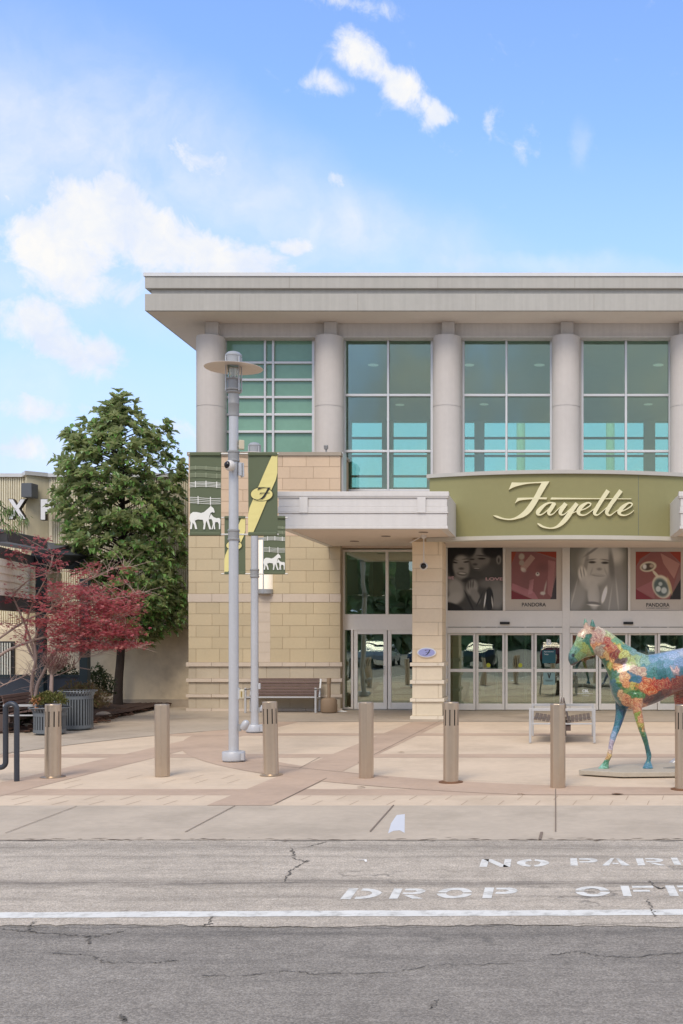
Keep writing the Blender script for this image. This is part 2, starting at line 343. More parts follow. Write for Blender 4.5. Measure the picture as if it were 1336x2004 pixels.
def sheet(name, pts, z, m, kind='structure', parent=None):
    mb = MB(); mb.poly([(p[0], p[1], z) for p in pts]); o = mb.build(name, m, parent, kind=kind if parent is None else None); return o
def rect(x0, x1, y0, y1): return [(x0, y0), (x1, y0), (x1, y1), (x0, y1)]
def ragged(x0, x1, y, amp, step=.06, seed=1):
    r = random.Random(seed); return [(x0 + i * step, y + amp * (math.sin(i * .13) * .5 + r.uniform(-.5, .5))) for i in range(int((x1 - x0) / step) + 1)]
ground = sheet('ground', rect(-400, 400, -300, 700), -.008, mat('far_ground', S(130, 126, 118), .95, var=.1))
road = sheet('road', rect(-60, 60, -40, 7.9), -.004, A_dark)
lane = sheet('drop_off_lane', ragged(-30, 30, 7.66, .05) + ragged(-30, 30, 10.84, .03, seed=3)[::-1], 0.0, A_light)
walk = sheet('sidewalk', rect(-30, 30, 10.8, 12.93), .004, M_conc)
plaza_o = sheet('plaza', rect(-30, 30, 12.93, 34), .004, M_pale)

def ribbon(pts, w, z, m, name, parent, wj=.0, seed=0):
    r = random.Random(seed); mb = MB(); n = len(pts); L_ = []
    for i, p in enumerate(pts):
        a = Vector(pts[max(i - 1, 0)][:2]); b = Vector(pts[min(i + 1, n - 1)][:2]); d = (b - a).normalized(); nn = Vector((-d.y, d.x)) * (w[i] if isinstance(w, (list, tuple)) else w) / 2 * (1 + r.uniform(-wj, wj))
        L_.append(((p[0] + nn.x, p[1] + nn.y, z), (p[0] - nn.x, p[1] - nn.y, z)))
    vs = [q for pr in L_ for q in pr]
    mb.add(vs, [(2 * i + 1, 2 * i + 3, 2 * i + 2, 2 * i) for i in range(n - 1)]); return mb
def crackline(px, w, z, seed=0, n=14, amp=.02):
    r = random.Random(seed); g = [G(x, y) for x, y in px]; out = []
    for a, b in zip(g, g[1:]):
        for i in range(n):
            t = i / n; p = a.lerp(b, t); out.append((p.x + r.uniform(-amp, amp), p.y + r.uniform(-amp, amp)))
    out.append(tuple(g[-1][:2])); ww = [w * (.1 + .75 * r.random()) for _ in out]; ww[0] = ww[-1] = .002
    return ribbon(out, ww, z, None, '', None)
# paving bands -------------------------------------------------
def addpart(parent, name, z, m, polys):
    mb = MB()
    for p in polys: mb.poly([(q[0], q[1], z) for q in p])
    return mb.build(name, m, parent)
addpart(plaza_o, 'paving_band', .0052, M_band, [rect(-30, 30, 13.74, 14.28)])
addpart(plaza_o, 'paving_band', .0064, M_band, [rect(-30, 30, 17.85, 18.35), rect(-30, 30, 21.6, 22.1)])
def slanted(x0a, y0, x0b, y1, w): return [(x0a, y0), (x0a + w, y0), (x0b + w, y1), (x0b, y1)]
addpart(plaza_o, 'paving_band', .0076, M_band, [slanted(-4.16, 12.93, -3.0, 28.2, .78), slanted(-7.85, 12.93, -6.3, 28.2, .76)])
ccx, ccy = 1.8, 22.6; a0, a1 = R(118), R(302)
arc = [(ccx + 9.1 * math.cos(a0 + (a1 - a0) * i / 60), ccy + 9.1 * math.sin(a0 + (a1 - a0) * i / 60)) for i in range(61)] + \
      [(ccx + 8.2 * math.cos(a1 - (a1 - a0) * i / 60), ccy + 8.2 * math.sin(a1 - (a1 - a0) * i / 60)) for i in range(61)]
arc = [(x, max(y, 13.76)) for x, y in arc]
addpart(plaza_o, 'paving_ring', .0088, M_band, [arc])
addpart(plaza_o, 'darker_entrance_paving', .0100, M_walk, [rect(-9.6, 14, 24.9, 30)])  # strip along the building front, greyer and darker than the plaza
gw = [(-30, 12.93), (-10.6, 12.93), (-9.75, 16.8), (-9.35, 18.4), (-8.9, 19.8), (-8.4, 20.9), (-7.7, 22.0), (-6.9, 22.9), (-6.6, 24.9), (-6.6, 26), (-9.6, 30), (-30, 34)]
addpart(plaza_o, 'garden_walk', .0112, M_walk, [gw])
# joints: saw cuts and open joints in the slabs
jm = MB()
def jline(a, b, w=.012, z=.0124):
    a = G(*a); b = G(*b); r = ribbon([(a.x, a.y), (b.x, b.y)], w, z, None, '', None); jm.add(r.v, r.f)
for a, b, w in [((460, 1578), (362, 1630), .012), ((150, 1579), (10, 1632), .010), ((770, 1577), (724, 1629), .016), ((1087, 1545), (1087, 1629), .014), ((1060, 1630), (1056, 1645), .03),
                ((545, 1500), (668, 1512), .012), ((668, 1512), (760, 1523), .010), ((639, 1524), (537, 1575), .012), ((864, 1410), (700, 1494), .010), ((625, 1483), (585, 1505), .010),
                ((899, 1528), (1163, 1539), .006), ((125, 1451), (303, 1432), .008), ((303, 1444), (440, 1440), .012), ((0, 1482), (44, 1464), .008)]:
    jline(a, b, w)
tag(jm.build('paving_joints', M_joint, plaza_o))
# fine unit joints of the pale strips along the kerb
M_unit = mat('unit_joint', S(176, 152, 128), .95)
um = MB(); rr = random.Random(5)
for i in range(-34, 30):
    for row, (ya, yb) in enumerate([(12.97, 13.3), (13.36, 13.7), (14.32, 14.75), (14.8, 15.2), (15.25, 15.7)]):
        if row > 1 and i * .45 < -13: continue
        if row > 1 and rr.random() < .35: continue
        x = i * .45 + (row % 2) * .22 - .2
        if row > 1 and (x > -3.4 and math.hypot(x - ccx, yb - ccy) < 9.2): continue
        if (-4.2 + (ya - 12.93) * .076) - .25 < x < (-3.35 + (ya - 12.93) * .076) or -7.9 < x < -6.85: continue
        um.poly([(x - .004, ya, .0062), (x + .006, ya, .0062), (x + .06, yb, .0062), (x + .05, yb, .0062)])
um.build('unit_joints', M_unit, plaza_o)
# cracks in the lane and the road
cm = MB()
for px, w, sd_ in [([(570, 1660), (577, 1680), (597, 1688), (568, 1703), (556, 1726)], .028, 1), ([(597, 1688), (603, 1684)], .02, 11), ([(590, 1660), (640, 1648)], .02, 2), ([(0, 1817), (50, 1822), (120, 1829), (190, 1832), (240, 1822)], .02, 3),
                   ([(70, 1803), (55, 1812), (60, 1824)], .014, 4), ([(170, 1830), (176, 1848)], .02, 5), ([(100, 1866), (170, 1868), (205, 1882), (300, 1884), (350, 1878)], .014, 6),
                   ([(385, 1908), (470, 1909), (560, 1900), (620, 1906), (760, 1903), (860, 1887), (1010, 1886)], .013, 7), ([(1080, 1868), (1130, 1862), (1170, 1870), (1240, 1873), (1336, 1862)], .015, 8),
                   ([(240, 1985), (246, 2002)], .03, 9), ([(838, 1975), (858, 1955)], .015, 10), ([(1270, 1724), (1290, 1740), (1300, 1738)], .028, 12), ([(1267, 1760), (1274, 1780), (1285, 1795)], .016, 13), ([(414, 1795), (412, 1808), (395, 1812)], .018, 14),
                   ([(0, 1812), (200, 1816), (420, 1812), (700, 1816), (1000, 1811), (1336, 1806)], .012, 15)]:
    r = crackline(px, w, .0042 if min(p[1] for p in px) < 1806 else .0012, sd_); cm.add(r.v, r.f)
cm.build('cracks', mat('crack_dark', S(100, 94, 86), 1.0), lane)
ch = MB()                                           # the little stretch of chewed kerb edge
for i in range(260):
    x = rr.uniform(-12, 6); y = rr.gauss(10.83, .035); s_ = rr.uniform(.006, .03)
    ch.poly([(x - s_ * 2, y, .0052), (x, y - s_ * .6, .0052), (x + s_ * 2.2, y + s_ * .2, .0052), (x + s_ * .4, y + s_ * .7, .0052)])
ch.build('broken_edge', M_joint, walk)
# painted line and stencilled words
pl = MB(); pl.poly([(p[0], p[1], .0024) for p in [(q[0], q[1] + .016 * (q[0] + 4)) for q in ragged(-30, 30, 7.865, .012, .08, 5) + ragged(-30, 30, 8.025, .014, .08, 6)[::-1]]]); pl.build('painted_line', M_paint, lane)
def seg_arc(cx, cy, rx, ry, t, a0, a1, n=14):
    o = [(cx + rx * math.cos(R(a0 + (a1 - a0) * i / n)), cy + ry * math.sin(R(a0 + (a1 - a0) * i / n))) for i in range(n + 1)]
    q = [(cx + (rx - t) * math.cos(R(a1 - (a1 - a0) * i / n)), cy + (ry - t * .8) * math.sin(R(a1 - (a1 - a0) * i / n))) for i in range(n + 1)]
    return o + q
T = .26
def bx(a, b, c, d): return [(a, b), (c, b), (c, d), (a, d)]
STEN = {'D': [bx(0, 0, T, 1), seg_arc(.36, .5, .64, .5, T, -88, 88)],
        'R': [bx(0, 0, T, 1), [(.34, .82), (.34, 1), (.7, 1)] + seg_arc(.66, .72, .32, .28, .2, 86, -86)[0:15] + [(.34, .44), (.34, .62), (.62, .6), (.74, .7), (.66, .82)], [(.4, .36), (.62, .36), (1.0, 0), (.72, 0)]],
        'O': [seg_arc(.5, .5, .5, .5, T, 8, 172), seg_arc(.5, .5, .5, .5, T, 188, 352)],
        'o': [seg_arc(.5, .5, .5, .5, T, -82, 82), seg_arc(.5, .5, .5, .5, T, 98, 262)],
        'P': [bx(0, 0, T, 1), [(.34, .8), (.34, 1), (.7, 1)] + seg_arc(.68, .7, .32, .3, .2, 86, -86)[0:15] + [(.34, .4), (.34, .58), (.62, .57), (.74, .7), (.64, .8)]],
        'F': [bx(0, 0, T, 1), bx(.34, .8, 1, 1), bx(.34, .42, .85, .6)],
        'N': [bx(0, 0, .24, 1), bx(.76, 0, 1, 1), [(.06, 1.0), (.34, 1.0), (.94, 0), (.66, 0)]],
        'A': [[(0, 0), (.26, 0), (.52, 1), (.38, 1)], [(.58, 1), (.68, 1), (1.0, 0), (.72, 0)], bx(.4, .2, .62, .36)],
        'K': [bx(0, 0, T, 1), [(.34, .5), (.72, 1), (1, 1), (.58, .5), (1, 0), (.72, 0)]], 'I': [bx(.3, 0, .6, 1)], 'G': [seg_arc(.5, .5, .5, .5, T, 40, 172), seg_arc(.5, .5, .5, .5, T, 188, 330), bx(.55, .3, 1, .5)]}
wm = MB()
def ink(ch_, xa, xb, ya, yb):
    r = random.Random(ord(ch_) + int(xa)); Ya = 4410 / (yb - HY); Yb = 4410 / (ya - HY); Ym = (Ya + Yb) / 2; X0 = PX(xa, Ym); X1 = PX(xb, Ym)
    for pg in STEN[ch_]:
        wm.poly([(X0 + u * (X1 - X0) + r.uniform(-.004, .004), Ya + v * (Yb - Ya) + r.uniform(-.004, .004), .0026) for u, v in pg])
for c_, xa, xb, ya, yb in [('N', 940, 1000, 1682, 1697), ('o', 1011, 1074, 1682, 1696.5), ('P', 1116, 1170, 1680, 1694.5), ('A', 1176, 1230, 1680, 1694.5), ('R', 1246, 1300, 1680, 1694), ('K', 1316, 1366, 1679, 1693), ('I', 1378, 1420, 1679, 1693), ('N', 1432, 1490, 1678, 1692), ('G', 1506, 1566, 1678, 1692),
                         ('D', 674, 746, 1739, 1760), ('R', 766, 831, 1739.5, 1759.5), ('O', 855, 924, 1738, 1758.5), ('P', 947, 1012, 1737.5, 1758.5), ('O', 1125, 1193, 1735, 1755), ('F', 1217, 1281, 1734, 1754.5), ('F', 1306, 1372, 1733.5, 1754)]:
    ink(c_, xa, xb, ya, yb)
wm.build('painted_words', M_paint, lane)
w = MB(); w.poly([tuple(G(x, y))[:2] + (.0056,) for x, y in [(759, 1632), (765, 1612), (776, 1596), (792, 1594), (791.5, 1631), (782, 1626), (770, 1627)]])
w.build('white_paint_patch', mat('fresh_white_paint', S(208, 209, 213), .6, var=.02), walk)
# small stains and leaves lying about
def litter(px, py, s, ang, m, seed):
    r = random.Random(seed); g = G(px, py); z = .0085 if py > 1578 else .016
    if py > 1643: z = .006
    pts = [(g.x + s * (1 + r.uniform(-.4, .3)) * math.cos(a + ang) * 1.6, g.y + s * (1 + r.uniform(-.4, .3)) * math.sin(a) * .8, z + .01 * r.random()) for a in [k * math.pi / 4 for k in range(8)]]
    mb = MB(); mb.add([(g.x, g.y, z + .012)] + pts, [(0, i + 1, (i + 1) % 8 + 1) for i in range(8)], 0, True); return mb, g, z
ML = mat('dry_leaf', S(120, 92, 66), .8)
for i, (px, py, s, lb) in enumerate([(1206, 1556, .05, 'dead brown leaf on the pale paving strip right of the central joint'), (706, 1543, .045, 'small brown leaf between the third and fourth bollards on the paving'),
                                   (1020, 1557, .035, 'tiny flat brown leaf on the pale strip left of the open joint'), (785, 1474, .05, 'curled brown leaf on the paving behind the fourth bollard')]):
    mb, g, z = litter(px, py, s, i * .7, ML, i); tag(mb.build('fallen_leaf', ML, org=(g.x, g.y, z)), lb, 'leaf', 'dead leaves scattered on the paving')
g = G(708, 1686); mb = MB(); mb.add([(g.x - .05, g.y + .03, .006), (g.x - .03, g.y + .045, .006), (g.x + .04, g.y + .01, .018), (g.x + .05, g.y - .03, .006), (g.x + .035, g.y - .035, .006), (g.x + .02, g.y, .016)], [(0, 5, 2, 1), (5, 4, 3, 2)])
tag(mb.build('paper_scrap', mat('white_paper', S(235, 235, 232), .7), org=(g.x, g.y, .006)), 'small bent scrap of white paper on the drop-off lane', 'litter')
g = G(668, 1394); mb = MB(); mb.add([(g.x - .13, g.y - .04, .014), (g.x + .1, g.y - .06, .014), (g.x + .15, g.y + .06, .018), (g.x - .05, g.y + .09, .016), (g.x, g.y, .06)], [(0, 1, 4), (1, 2, 4), (2, 3, 4), (3, 0, 4)])
tag(mb.build('paper_napkin', MATS['white_paper'], org=(g.x, g.y, .014)), 'crumpled white paper on the ground beside the ash urn', 'litter')

# ------------------------------------------------------------------ mall entrance building
M_stucco = mat('column_stucco', S(196, 189, 183), .9, var=.03, vscale=.8, bump=.0012, bscale=70, streak=.025)
M_fascia = mat('fascia_stucco', S(176, 173, 166), .9, var=.03, vscale=.9, bump=.0012, bscale=60, streak=.055)
M_soffit = mat('soffit_stucco', S(216, 202, 188), .9, var=.03, vscale=.7, bump=.001, bscale=60)
M_cap = mat('roof_cap_metal', S(205, 204, 202), .45, .3, var=.03)
M_beam = mat('beam_panel', S(196, 190, 184), .8, var=.04, vscale=1.5, streak=.05)
M_stone = mat('buff_stone', S(196, 180, 148), .85, var=.035, vscale=2, bump=.001, bscale=90, island=.055, dirt=S(190, 165, 130), dscale=.5, damt=.3)
M_stone2 = mat('grey_buff_stone', S(190, 177, 155), .85, var=.035, vscale=2, bump=.001, bscale=90, island=.05, dirt=S(160, 146, 126), dscale=.6, damt=.5)
M_stone3 = mat('rosy_buff_stone', S(206, 181, 154), .85, var=.035, vscale=2, bump=.001, bscale=90, island=.05)
M_pale_st = mat('pale_stone', S(203, 188, 170), .85, var=.035, vscale=2, bump=.001, bscale=90, island=.03)
M_mortar = mat('mortar', S(174, 155, 128), .95)
M_alu = mat('window_aluminium', S(203, 202, 202), .45, .35, var=.02)
M_alu2 = mat('door_aluminium', S(230, 224, 214), .45, .35, var=.03, vscale=2)
M_white = mat('canopy_white_metal', S(212, 208, 204), .5, .1, var=.02, vscale=1.5, streak=.03)
M_green = mat('olive_sign_panel', S(138, 134, 92), .75, var=.03, vscale=.9)
M_cream = mat('cream_letter', S(222, 216, 178), .6, var=.03, vscale=4)
M_spand = mat('teal_spandrel_glass', S(120, 158, 136), .08, var=.06, vscale=.7, spec=.4)
G_up = glass('teal_glass', (.76, .90, .82, 1), .08, .0, .0015)
G_low = glass('door_glass', (.66, .80, .73, 1), .25, .0, .003)
M_in_ceil = mat('inside_ceiling', S(190, 195, 190), .9, var=.02)
M_in_wall = mat('inside_wall', S(200, 206, 192), .9, var=.05)
M_in_floor = mat('inside_floor', S(150, 145, 135), .4, var=.05)
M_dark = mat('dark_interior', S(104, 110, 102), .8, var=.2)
M_black = mat('black_plastic', S(28, 27, 26), .5)

bld = thing('mall_building', 'two-storey mall entrance with flat overhanging roof, round columns, teal windows and buff stone wing', 'building', (0, 28.3, 0))
YW, YC, YG = 28.18, 29.3, 29.62
XR = 12.5
# roof: cap, two fascia bands, recessed groove, soffit
xl = PX(283, YW); mb = MB()
mb.box(xl, XR, YW, 41.7, PZ(608, YW), PZ(575, YW)); mb.box(xl + .13, XR, YW + .10, 41.7, PZ(575, YW), PZ(564, YW)); mb.box(xl, XR, YW, 41.7, PZ(564, YW), PZ(541, YW))
roof = mb.build('roof', M_fascia, bld, bevel=.01)
MB().box(xl - .03, XR + .03, YW - .03, 41.73, PZ(541, YW) + .002, PZ(534, YW)).build('roof_cap', M_cap, roof)
mb = MB(); zs = PZ(608, YW); mb.box(xl + .06, XR, YW + .06, 41.69, zs - .012, zs - .002); mb.build('soffit', M_soffit, roof)
# beam and short piers under the soffit
zb0, zb1 = PZ(660, 29.25), zs - .015
mb = MB(); mb.box(PX(418, 29.3), XR, 29.3, 29.75, zb0, zb1); mb.box(PX(418, 29.3), XR, 29.26, 29.3, zb0, zb0 + .05); mb.box(-9.55, -9.3, 29.5, 41.6, zb0, zb1); mb.build('beam', M_beam, bld)
colx = [412.5, 644.5, 875, 1107.5, 1339, 1571]
for cx in colx:
    X = PX(cx + 2, 29.15); mb = MB(); mb.box(X - .17, X + .17, 29.12, 29.5, zb0 + .01, zb1); mb.build('beam_block', M_beam, bld, bevel=.008)
    X = PX(cx, YC); mb = MB(); r = 27.5 * YC / F; mb.lathe((X, YC, 0), [(r, 2.4), (r, 8.2)], 40, caps=False); mb.lathe((X, YC, 0), [(r - .008, 8.2), (r - .008, 8.215)], 40, caps=False); mb.lathe((X, YC, 0), [(r, 8.215), (r, zb0)], 40, caps=False); mb.build('column', M_stucco, bld)
# side wall behind the first column and back wall of the wing (closed box so nothing shows through)
mb = MB(); mb.box(PX(392, YC), PX(392, YC) + .3, 29.5, 41.6, 0, zb0); mb.build('side_wall', M_stucco, bld)
# ---- upper windows
def window(xs, ys, Y, xbars, zbars, gl, name='window', d=.09, fw=None):
    """frame of bars given in photo pixels (x0,x1) / (y0,y1); pane behind them"""
    mb = MB(); x0, x1 = xs; y0, y1 = ys
    for a, b in xbars: mb.box(PX(a, Y), PX(b, Y), Y - d, Y + .05, PZ(y1, Y), PZ(y0, Y))
    xb = sorted(xbars)
    for a, b in zbars:
        for i in range(len(xb) - 1): mb.box(PX(xb[i][1], Y), PX(xb[i + 1][0], Y), Y - d + .012, Y + .05, PZ(b, Y), PZ(a, Y))
    f = mb.build(name, M_alu, bld, bevel=.006)
    p = MB(); p.box(PX(x0 + 1, Y), PX(x1 - 1, Y), Y - .0, Y + .012, PZ(y1 - 1, Y), PZ(y0 + 1, Y)); p.build('pane', gl, f)
    return f
window((439, 617), (663, 930), YG, [(439, 444), (517.6, 521.6), (533.4, 537.6), (611.5, 617)], [(662.5, 667), (708.5, 713), (742, 746.5), (776, 780.5), (810, 814.5), (843.5, 848), (925, 930)], M_spand)
window((673, 848), (662, 962), YG, [(673, 677), (758, 762), (843, 848)], [(662, 666.5), (772, 776.5), (881.5, 886), (958, 962)], G_up)
window((905, 1080.5), (662, 962), YG, [(905, 909), (989, 993), (1076, 1080.5)], [(662, 666.5), (772, 776.5), (881.5, 886), (958, 962)], G_up)
window((1137, 1312), (662, 962), YG, [(1137, 1141.5), (1222, 1226.5), (1307.5, 1312)], [(662, 666.5), (772, 776.5), (881.5, 886), (958, 962)], G_up)
window((1369, 1545), (662, 962), YG, [(1369, 1373.5), (1454, 1458.5), (1540, 1545)], [(662, 666.5), (772, 776.5), (881.5, 886), (958, 962)], G_up)
# spandrel wall below upper windows (behind canopy and sign)
zsp = PZ(962, YG); mb = MB(); mb.box(PX(418, YG), XR, 29.5, 29.9, 4.5, zsp); mb.box(PX(418, YG), PX(439, YG), 29.45, 29.8, zsp, zb0)
mb.box(PX(617, YG), PX(673, YG), 29.45, 29.8, zsp, zb0); mb.box(PX(848, YG), PX(905, YG), 29.45, 29.8, zsp, zb0); mb.box(PX(1080.5, YG), PX(1137, YG), 29.45, 29.8, zsp, zb0); mb.box(PX(1312, YG), PX(1369, YG), 29.45, 29.8, zsp, zb0)
mb.build('spandrel_wall', M_stucco, bld)
# ---- inside the atrium: ceiling, floor slab, far clerestory wall, round columns
YB = 41.0; zc = PZ(823, YB)
cei = MB().box(-9.3, XR, 29.8, YB + .5, zc, zc + .1).build('inside_ceiling', M_in_ceil, bld)
for px_, py_ in ((730, 714), (917, 714), (1288, 714), (1055, 714), (782, 792), (947, 791), (1268, 791), (1110, 791)):
    Yl_ = (zc - CH) * F / (HY - py_); MB().lathe((PX(px_, Yl_), Yl_, zc - .012), [(.16, 0), (.16, .01)], 20).build('ceiling_light', emis('downlight_glow_%d' % px_, (.9, .95, .9, 1), .1), cei)
for xj in (-8.2, -5.1, -2.0, 1.1, 4.2): MB().box(xj - .006, xj + .006, YW - .0015, YW + .01, PZ(607.5, YW), PZ(575.5, YW)).build('fascia_joint', mat('sealant', S(150, 144, 134), .8), roof)
for xj in (-6.9, -3.0, .6, 4.6): MB().box(xj - .006, xj + .006, YW - .0015, YW + .01, PZ(563.5, YW), PZ(541.5, YW)).build('fascia_joint', MATS['sealant'], roof)
mb = MB(); mb.box(-9.3, XR, 29.8, 34.5, 4.3, 4.45); mb.build('inside_slab', M_in_wall, bld)
mb = MB(); mb.box(-9.3, XR, YB + .1, YB + .4, 0, 6.4); mb.build('inside_far_wall', M_in_wall, bld)
mb = MB()
for a, b in [(640, 686), (747, 768), (846, 846.5), (918, 918.5), (928, 947), (1126, 1128), (1260, 1282), (1098, 1099), (1400, 1420), (676, 679), (835, 873), (908, 909)]:
    if b - a > 1: MB().box(PX(a, YB), PX(b, YB), YB, YB + .3, 6.4, zc).build('inside_pier', M_in_wall, bld)
mb = MB()
for y in (856, 891, 931, 955): mb.box(-9.3, XR, YB + .05, YB + .2, PZ(y + 2.2, YB), PZ(y - 1.5, YB))
for x in (749.5, 1078, 1120, 1330): mb.box(PX(x - 1.5, YB), PX(x + 1.5, YB), YB + .04, YB + .2, 6.4, zc)
cb_ = mb.build('clerestory_bars', mat('clerestory_bar', S(95, 110, 110), .6), bld)
MB().box(-9.3, XR, YB + .1, YB + .11, 6.4, zc).build('pane', glass('far_glass', (.66, .86, .80, 1), .03), cb_)
for x, Yc_ in ((1019, 47.0), (1194, 47.0), (1450, 47.0)):
    MB().lathe((PX(x, Yc_), Yc_, 0), [(.19, .0), (.19, 11.4)], 20).build('outer_column', mat('white_outer_column', S(240, 242, 222), .8), bld)
# ---- stone wing on the left with running-bond blocks
def stone(mb, x0, x1, yf, courses, unit, jo=.007, dep=.06, short=.2, ends=(True, True), off0=0):
    """courses: list of (z0, z1, material index, proud)"""
    for k, (z0, z1, mi, pr) in enumerate(courses):
        xs = [x0]
        x = x0 + (unit if k % 2 == off0 else short); 
        if k % 2 != off0: xs.append(x); x += unit * .99
        while x < x1 - .12: xs.append(x); x += unit
        xs.append(x1)
        for a, b in zip(xs, xs[1:]):
            if b - a < .02: continue
            mb.box(a + (jo / 2 if a > x0 else -pr), b - (jo / 2 if b < x1 else -pr), yf - pr, yf + dep, z0 + jo / 2, z1 - jo / 2, mi)
YS = 28.27; xs0, xs1 = PX(368.5, YS), PX(665.5, YS)
cz = lambda y: PZ(y, YS)
low = [(1392, 1386, 3, .05), (1386, 1365, 1, 0), (1365, 1358.5, 3, .05), (1358.5, 1335, 1, 0), (1335, 1327.5, 3, .05), (1327.5, 1304.5, 1, 0), (1304.5, 1296, 3, .05)]
ys = [1296, 1270, 1247, 1224.5, 1201.5, 1178.5]
cs = [(0.0 if b == 1392 else cz(b), cz(a), m, p) for b, a, m, p in low] + [(cz(a), cz(b), 0, 0) for a, b in zip(ys, ys[1:])] + [(cz(1178.5), cz(1162), 3, .012)]
y = 1162
while y > 892:
    y2 = max(y - 22.6, 892)
    if y2 - 892 < 6: y2 = 892
    cs.append((cz(y), cz(y2), 0 if y > 1050 else 2, 0)); y = y2
mb = MB(); stone(mb, xs0, xs1, YS, cs, .62)
wing = mb.build('stone_wing', [M_stone, M_stone2, M_stone3, M_pale_st], bld, bevel=.004)
MB().box(xs0 + .004, xs1 - .004, YS + .012, 29.44, 0, cz(892)).build('wing_core', M_mortar, wing)
mb = MB(); mb.box(xs0 - .03, xs1 + .03, YS - .04, 29.42, cz(892) + .002, cz(885)); mb.build('wing_coping', mat('wing_coping', S(160, 148, 132), .7, var=.05), wing)
mb = MB(); X0, X1 = PX(505.5, YS), PX(528.5, YS)
for k in range(6):
    za, zb_ = cz(1296), cz(1178.5); mb.box(X0, X1, YS - .006, YS + .03, za + (zb_ - za) * k / 6 + .006, za + (zb_ - za) * (k + 1) / 6 - .002)
mb.build('pale_stone_strip', M_pale_st, wing)
# upper metal edge next to window (downpipe)
MB().box(PX(668.5, 28.5), PX(672, 28.5), 28.45, 28.9, 4.4, 6.85).build('edge_trim', M_alu, bld)
# ---- pillar between the side door and the main doors
YP = 25.64; px0, px1 = PX(806.5, YP), PX(865, YP); pz = lambda y: PZ(y, YP)
cs = [(0, pz(1401), 3, .05), (pz(1401), pz(1373.5), 1, 0), (pz(1373.5), pz(1366.5), 3, .05), (pz(1366.5), pz(1338.5), 1, 0), (pz(1338.5), pz(1331), 3, .05), (pz(1331), pz(1304), 1, 0), (pz(1304), pz(1296.5), 3, .05)]
y = 1296.5
while y > 1020: cs.append((pz(y), min(pz(y - 26.3), 4.3), 0, 0)); y -= 26.3
cs = [c for c in cs if c[1] - c[0] > .05]
mb = MB(); rp = random.Random(3)
for k, (z0, z1, mi, pr) in enumerate(cs):
    c = px0 + (.09 if (k % 3) else .62) if k % 2 or pr else None
    xs = [px0] + ([c] if c else []) + [px1]
    for a, b in zip(xs, xs[1:]): mb.box(a + (.0035 if a > px0 else -pr), b - (.0035 if b < px1 else -pr), YP - pr, 26.55 + pr, z0 + .0035, z1 - .0035, mi)
pil = mb.build('stone_pillar', [mat('lit_buff_stone', S(226, 206, 176), .85, var=.035, vscale=2, island=.04), mat('lit_grey_buff_stone', S(220, 206, 182), .85, var=.035, vscale=2, island=.04), M_stone3, mat('lit_pale_stone', S(224, 212, 192), .85, var=.03)], bld, bevel=.004)  # wing stones copied lighter: the pillar's stronger light is put into these colours
MB().box(px0 + .012, px1 - .012, YP + .012, 26.53, 0, 4.33).build('pillar_core', M_mortar, pil)
# ---- canopies
def canopy(x0, x1, yf, yb, zt, zb):
    h = zt - zb; mb = MB(); W = .16
    z = [zb, zb + h * .08, zb + h * .42, zb + h * .46, zb + h * .60, zb + h * .83, zb + h * .87, zt]
    x0 += .03; x1 -= .05
    for a, b, pr in [(0, 1, .02), (1, 2, .0), (2, 3, .025), (3, 4, .012), (4, 5, 0), (5, 6, .03), (6, 7, .04)]: mb.box(x0 - pr, x1 + pr, yf - pr, yf + W, z[a], z[b] - .003)
    for xx in (x0, x1 - W): mb.box(xx, xx + W, yf + W + .003, yb, zb + .01, zt - .01)
    c = mb.build('canopy', M_white, bld, bevel=.006)
    MB().box(x0 + W, x1 - W, yf + W, yb, zt - .12, zt - .05).build('canopy_top', M_cap, c)
    MB().box(x0 + W + .004, x1 - W - .004, yf + W, yb, zb + .02, zb + .05).build('canopy_soffit', M_soffit, c)
    for xx in (x0 + .55, x1 - .55):
        s = MB(); s.box(xx - .09, xx + .09, yf - .034, yf - .028, zb + h * .46, zb + h * .86); s.box(xx - .09, xx + .09, yf - .038, yf - .0335, zb + h * .43, zb + h * .47); s.build('seam_cover', M_white, c)
    return c
YF = 23.24; zct, zcb = PZ(962, YF), PZ(1035, YF)
can = canopy(PX(542, YF), PX(879, YF), YF, 28.2, zct, zcb); canopy(PX(1329, YF), PX(1700, YF), YF, 28.2, zct, zcb)
for x, yy in ((-3.9, 25.2), (-2.9, 24.2), (-4.9, 26.6)): MB().lathe((x, yy, zcb + .008), [(.11, 0), (.11, .011)], 20).build('recessed_light', mat('downlight_trim', S(125, 112, 100), .6), can)
MB().box(PX(620, 28.2), XR, 28.55, 28.9, zcb - .0, 5.6).build('upper_stone_band', M_stone3, bld)
# ---- curved sign
SCX, SR, SYc = .35, 7.92, 24.97
def sy(X): return SYc + SR - math.sqrt(max(SR * SR - (X - SCX) ** 2, 0))
def arcwall(x0, x1, z0, z1, out, thick, n=48):
    mb = MB(); vs = []
    for i in range(n + 1):
        X = x0 + (x1 - x0) * i / n; Y = sy(X) - out
        vs += [(X, Y, z0), (X, Y, z1), (X, Y + thick, z1), (X, Y + thick, z0)]
    fs = []
    for i in range(n):
        a, b = 4 * i, 4 * i + 4; fs += [(a, b, b + 1, a + 1), (a + 1, b + 1, b + 2, a + 2), (a + 2, b + 2, b + 3, a + 3), (a + 3, b + 3, b, a)]
    mb.add(vs, fs + [(0, 1, 2, 3), (4 * n + 3, 4 * n + 2, 4 * n + 1, 4 * n)]); return mb
zt_, zb_ = PZ(929, 25.7), PZ(1061, 25.7)
sgn = arcwall(-2.93, 3.63, zb_ + .10, zt_ - .09, 0, .25).build('sign_band', M_green, bld)
arcwall(-3.0, 3.7, zt_ - .087, zt_, .07, .4).build('sign_cap', mat('sign_cap_metal', S(182, 178, 170), .6, .1, var=.03), sgn)
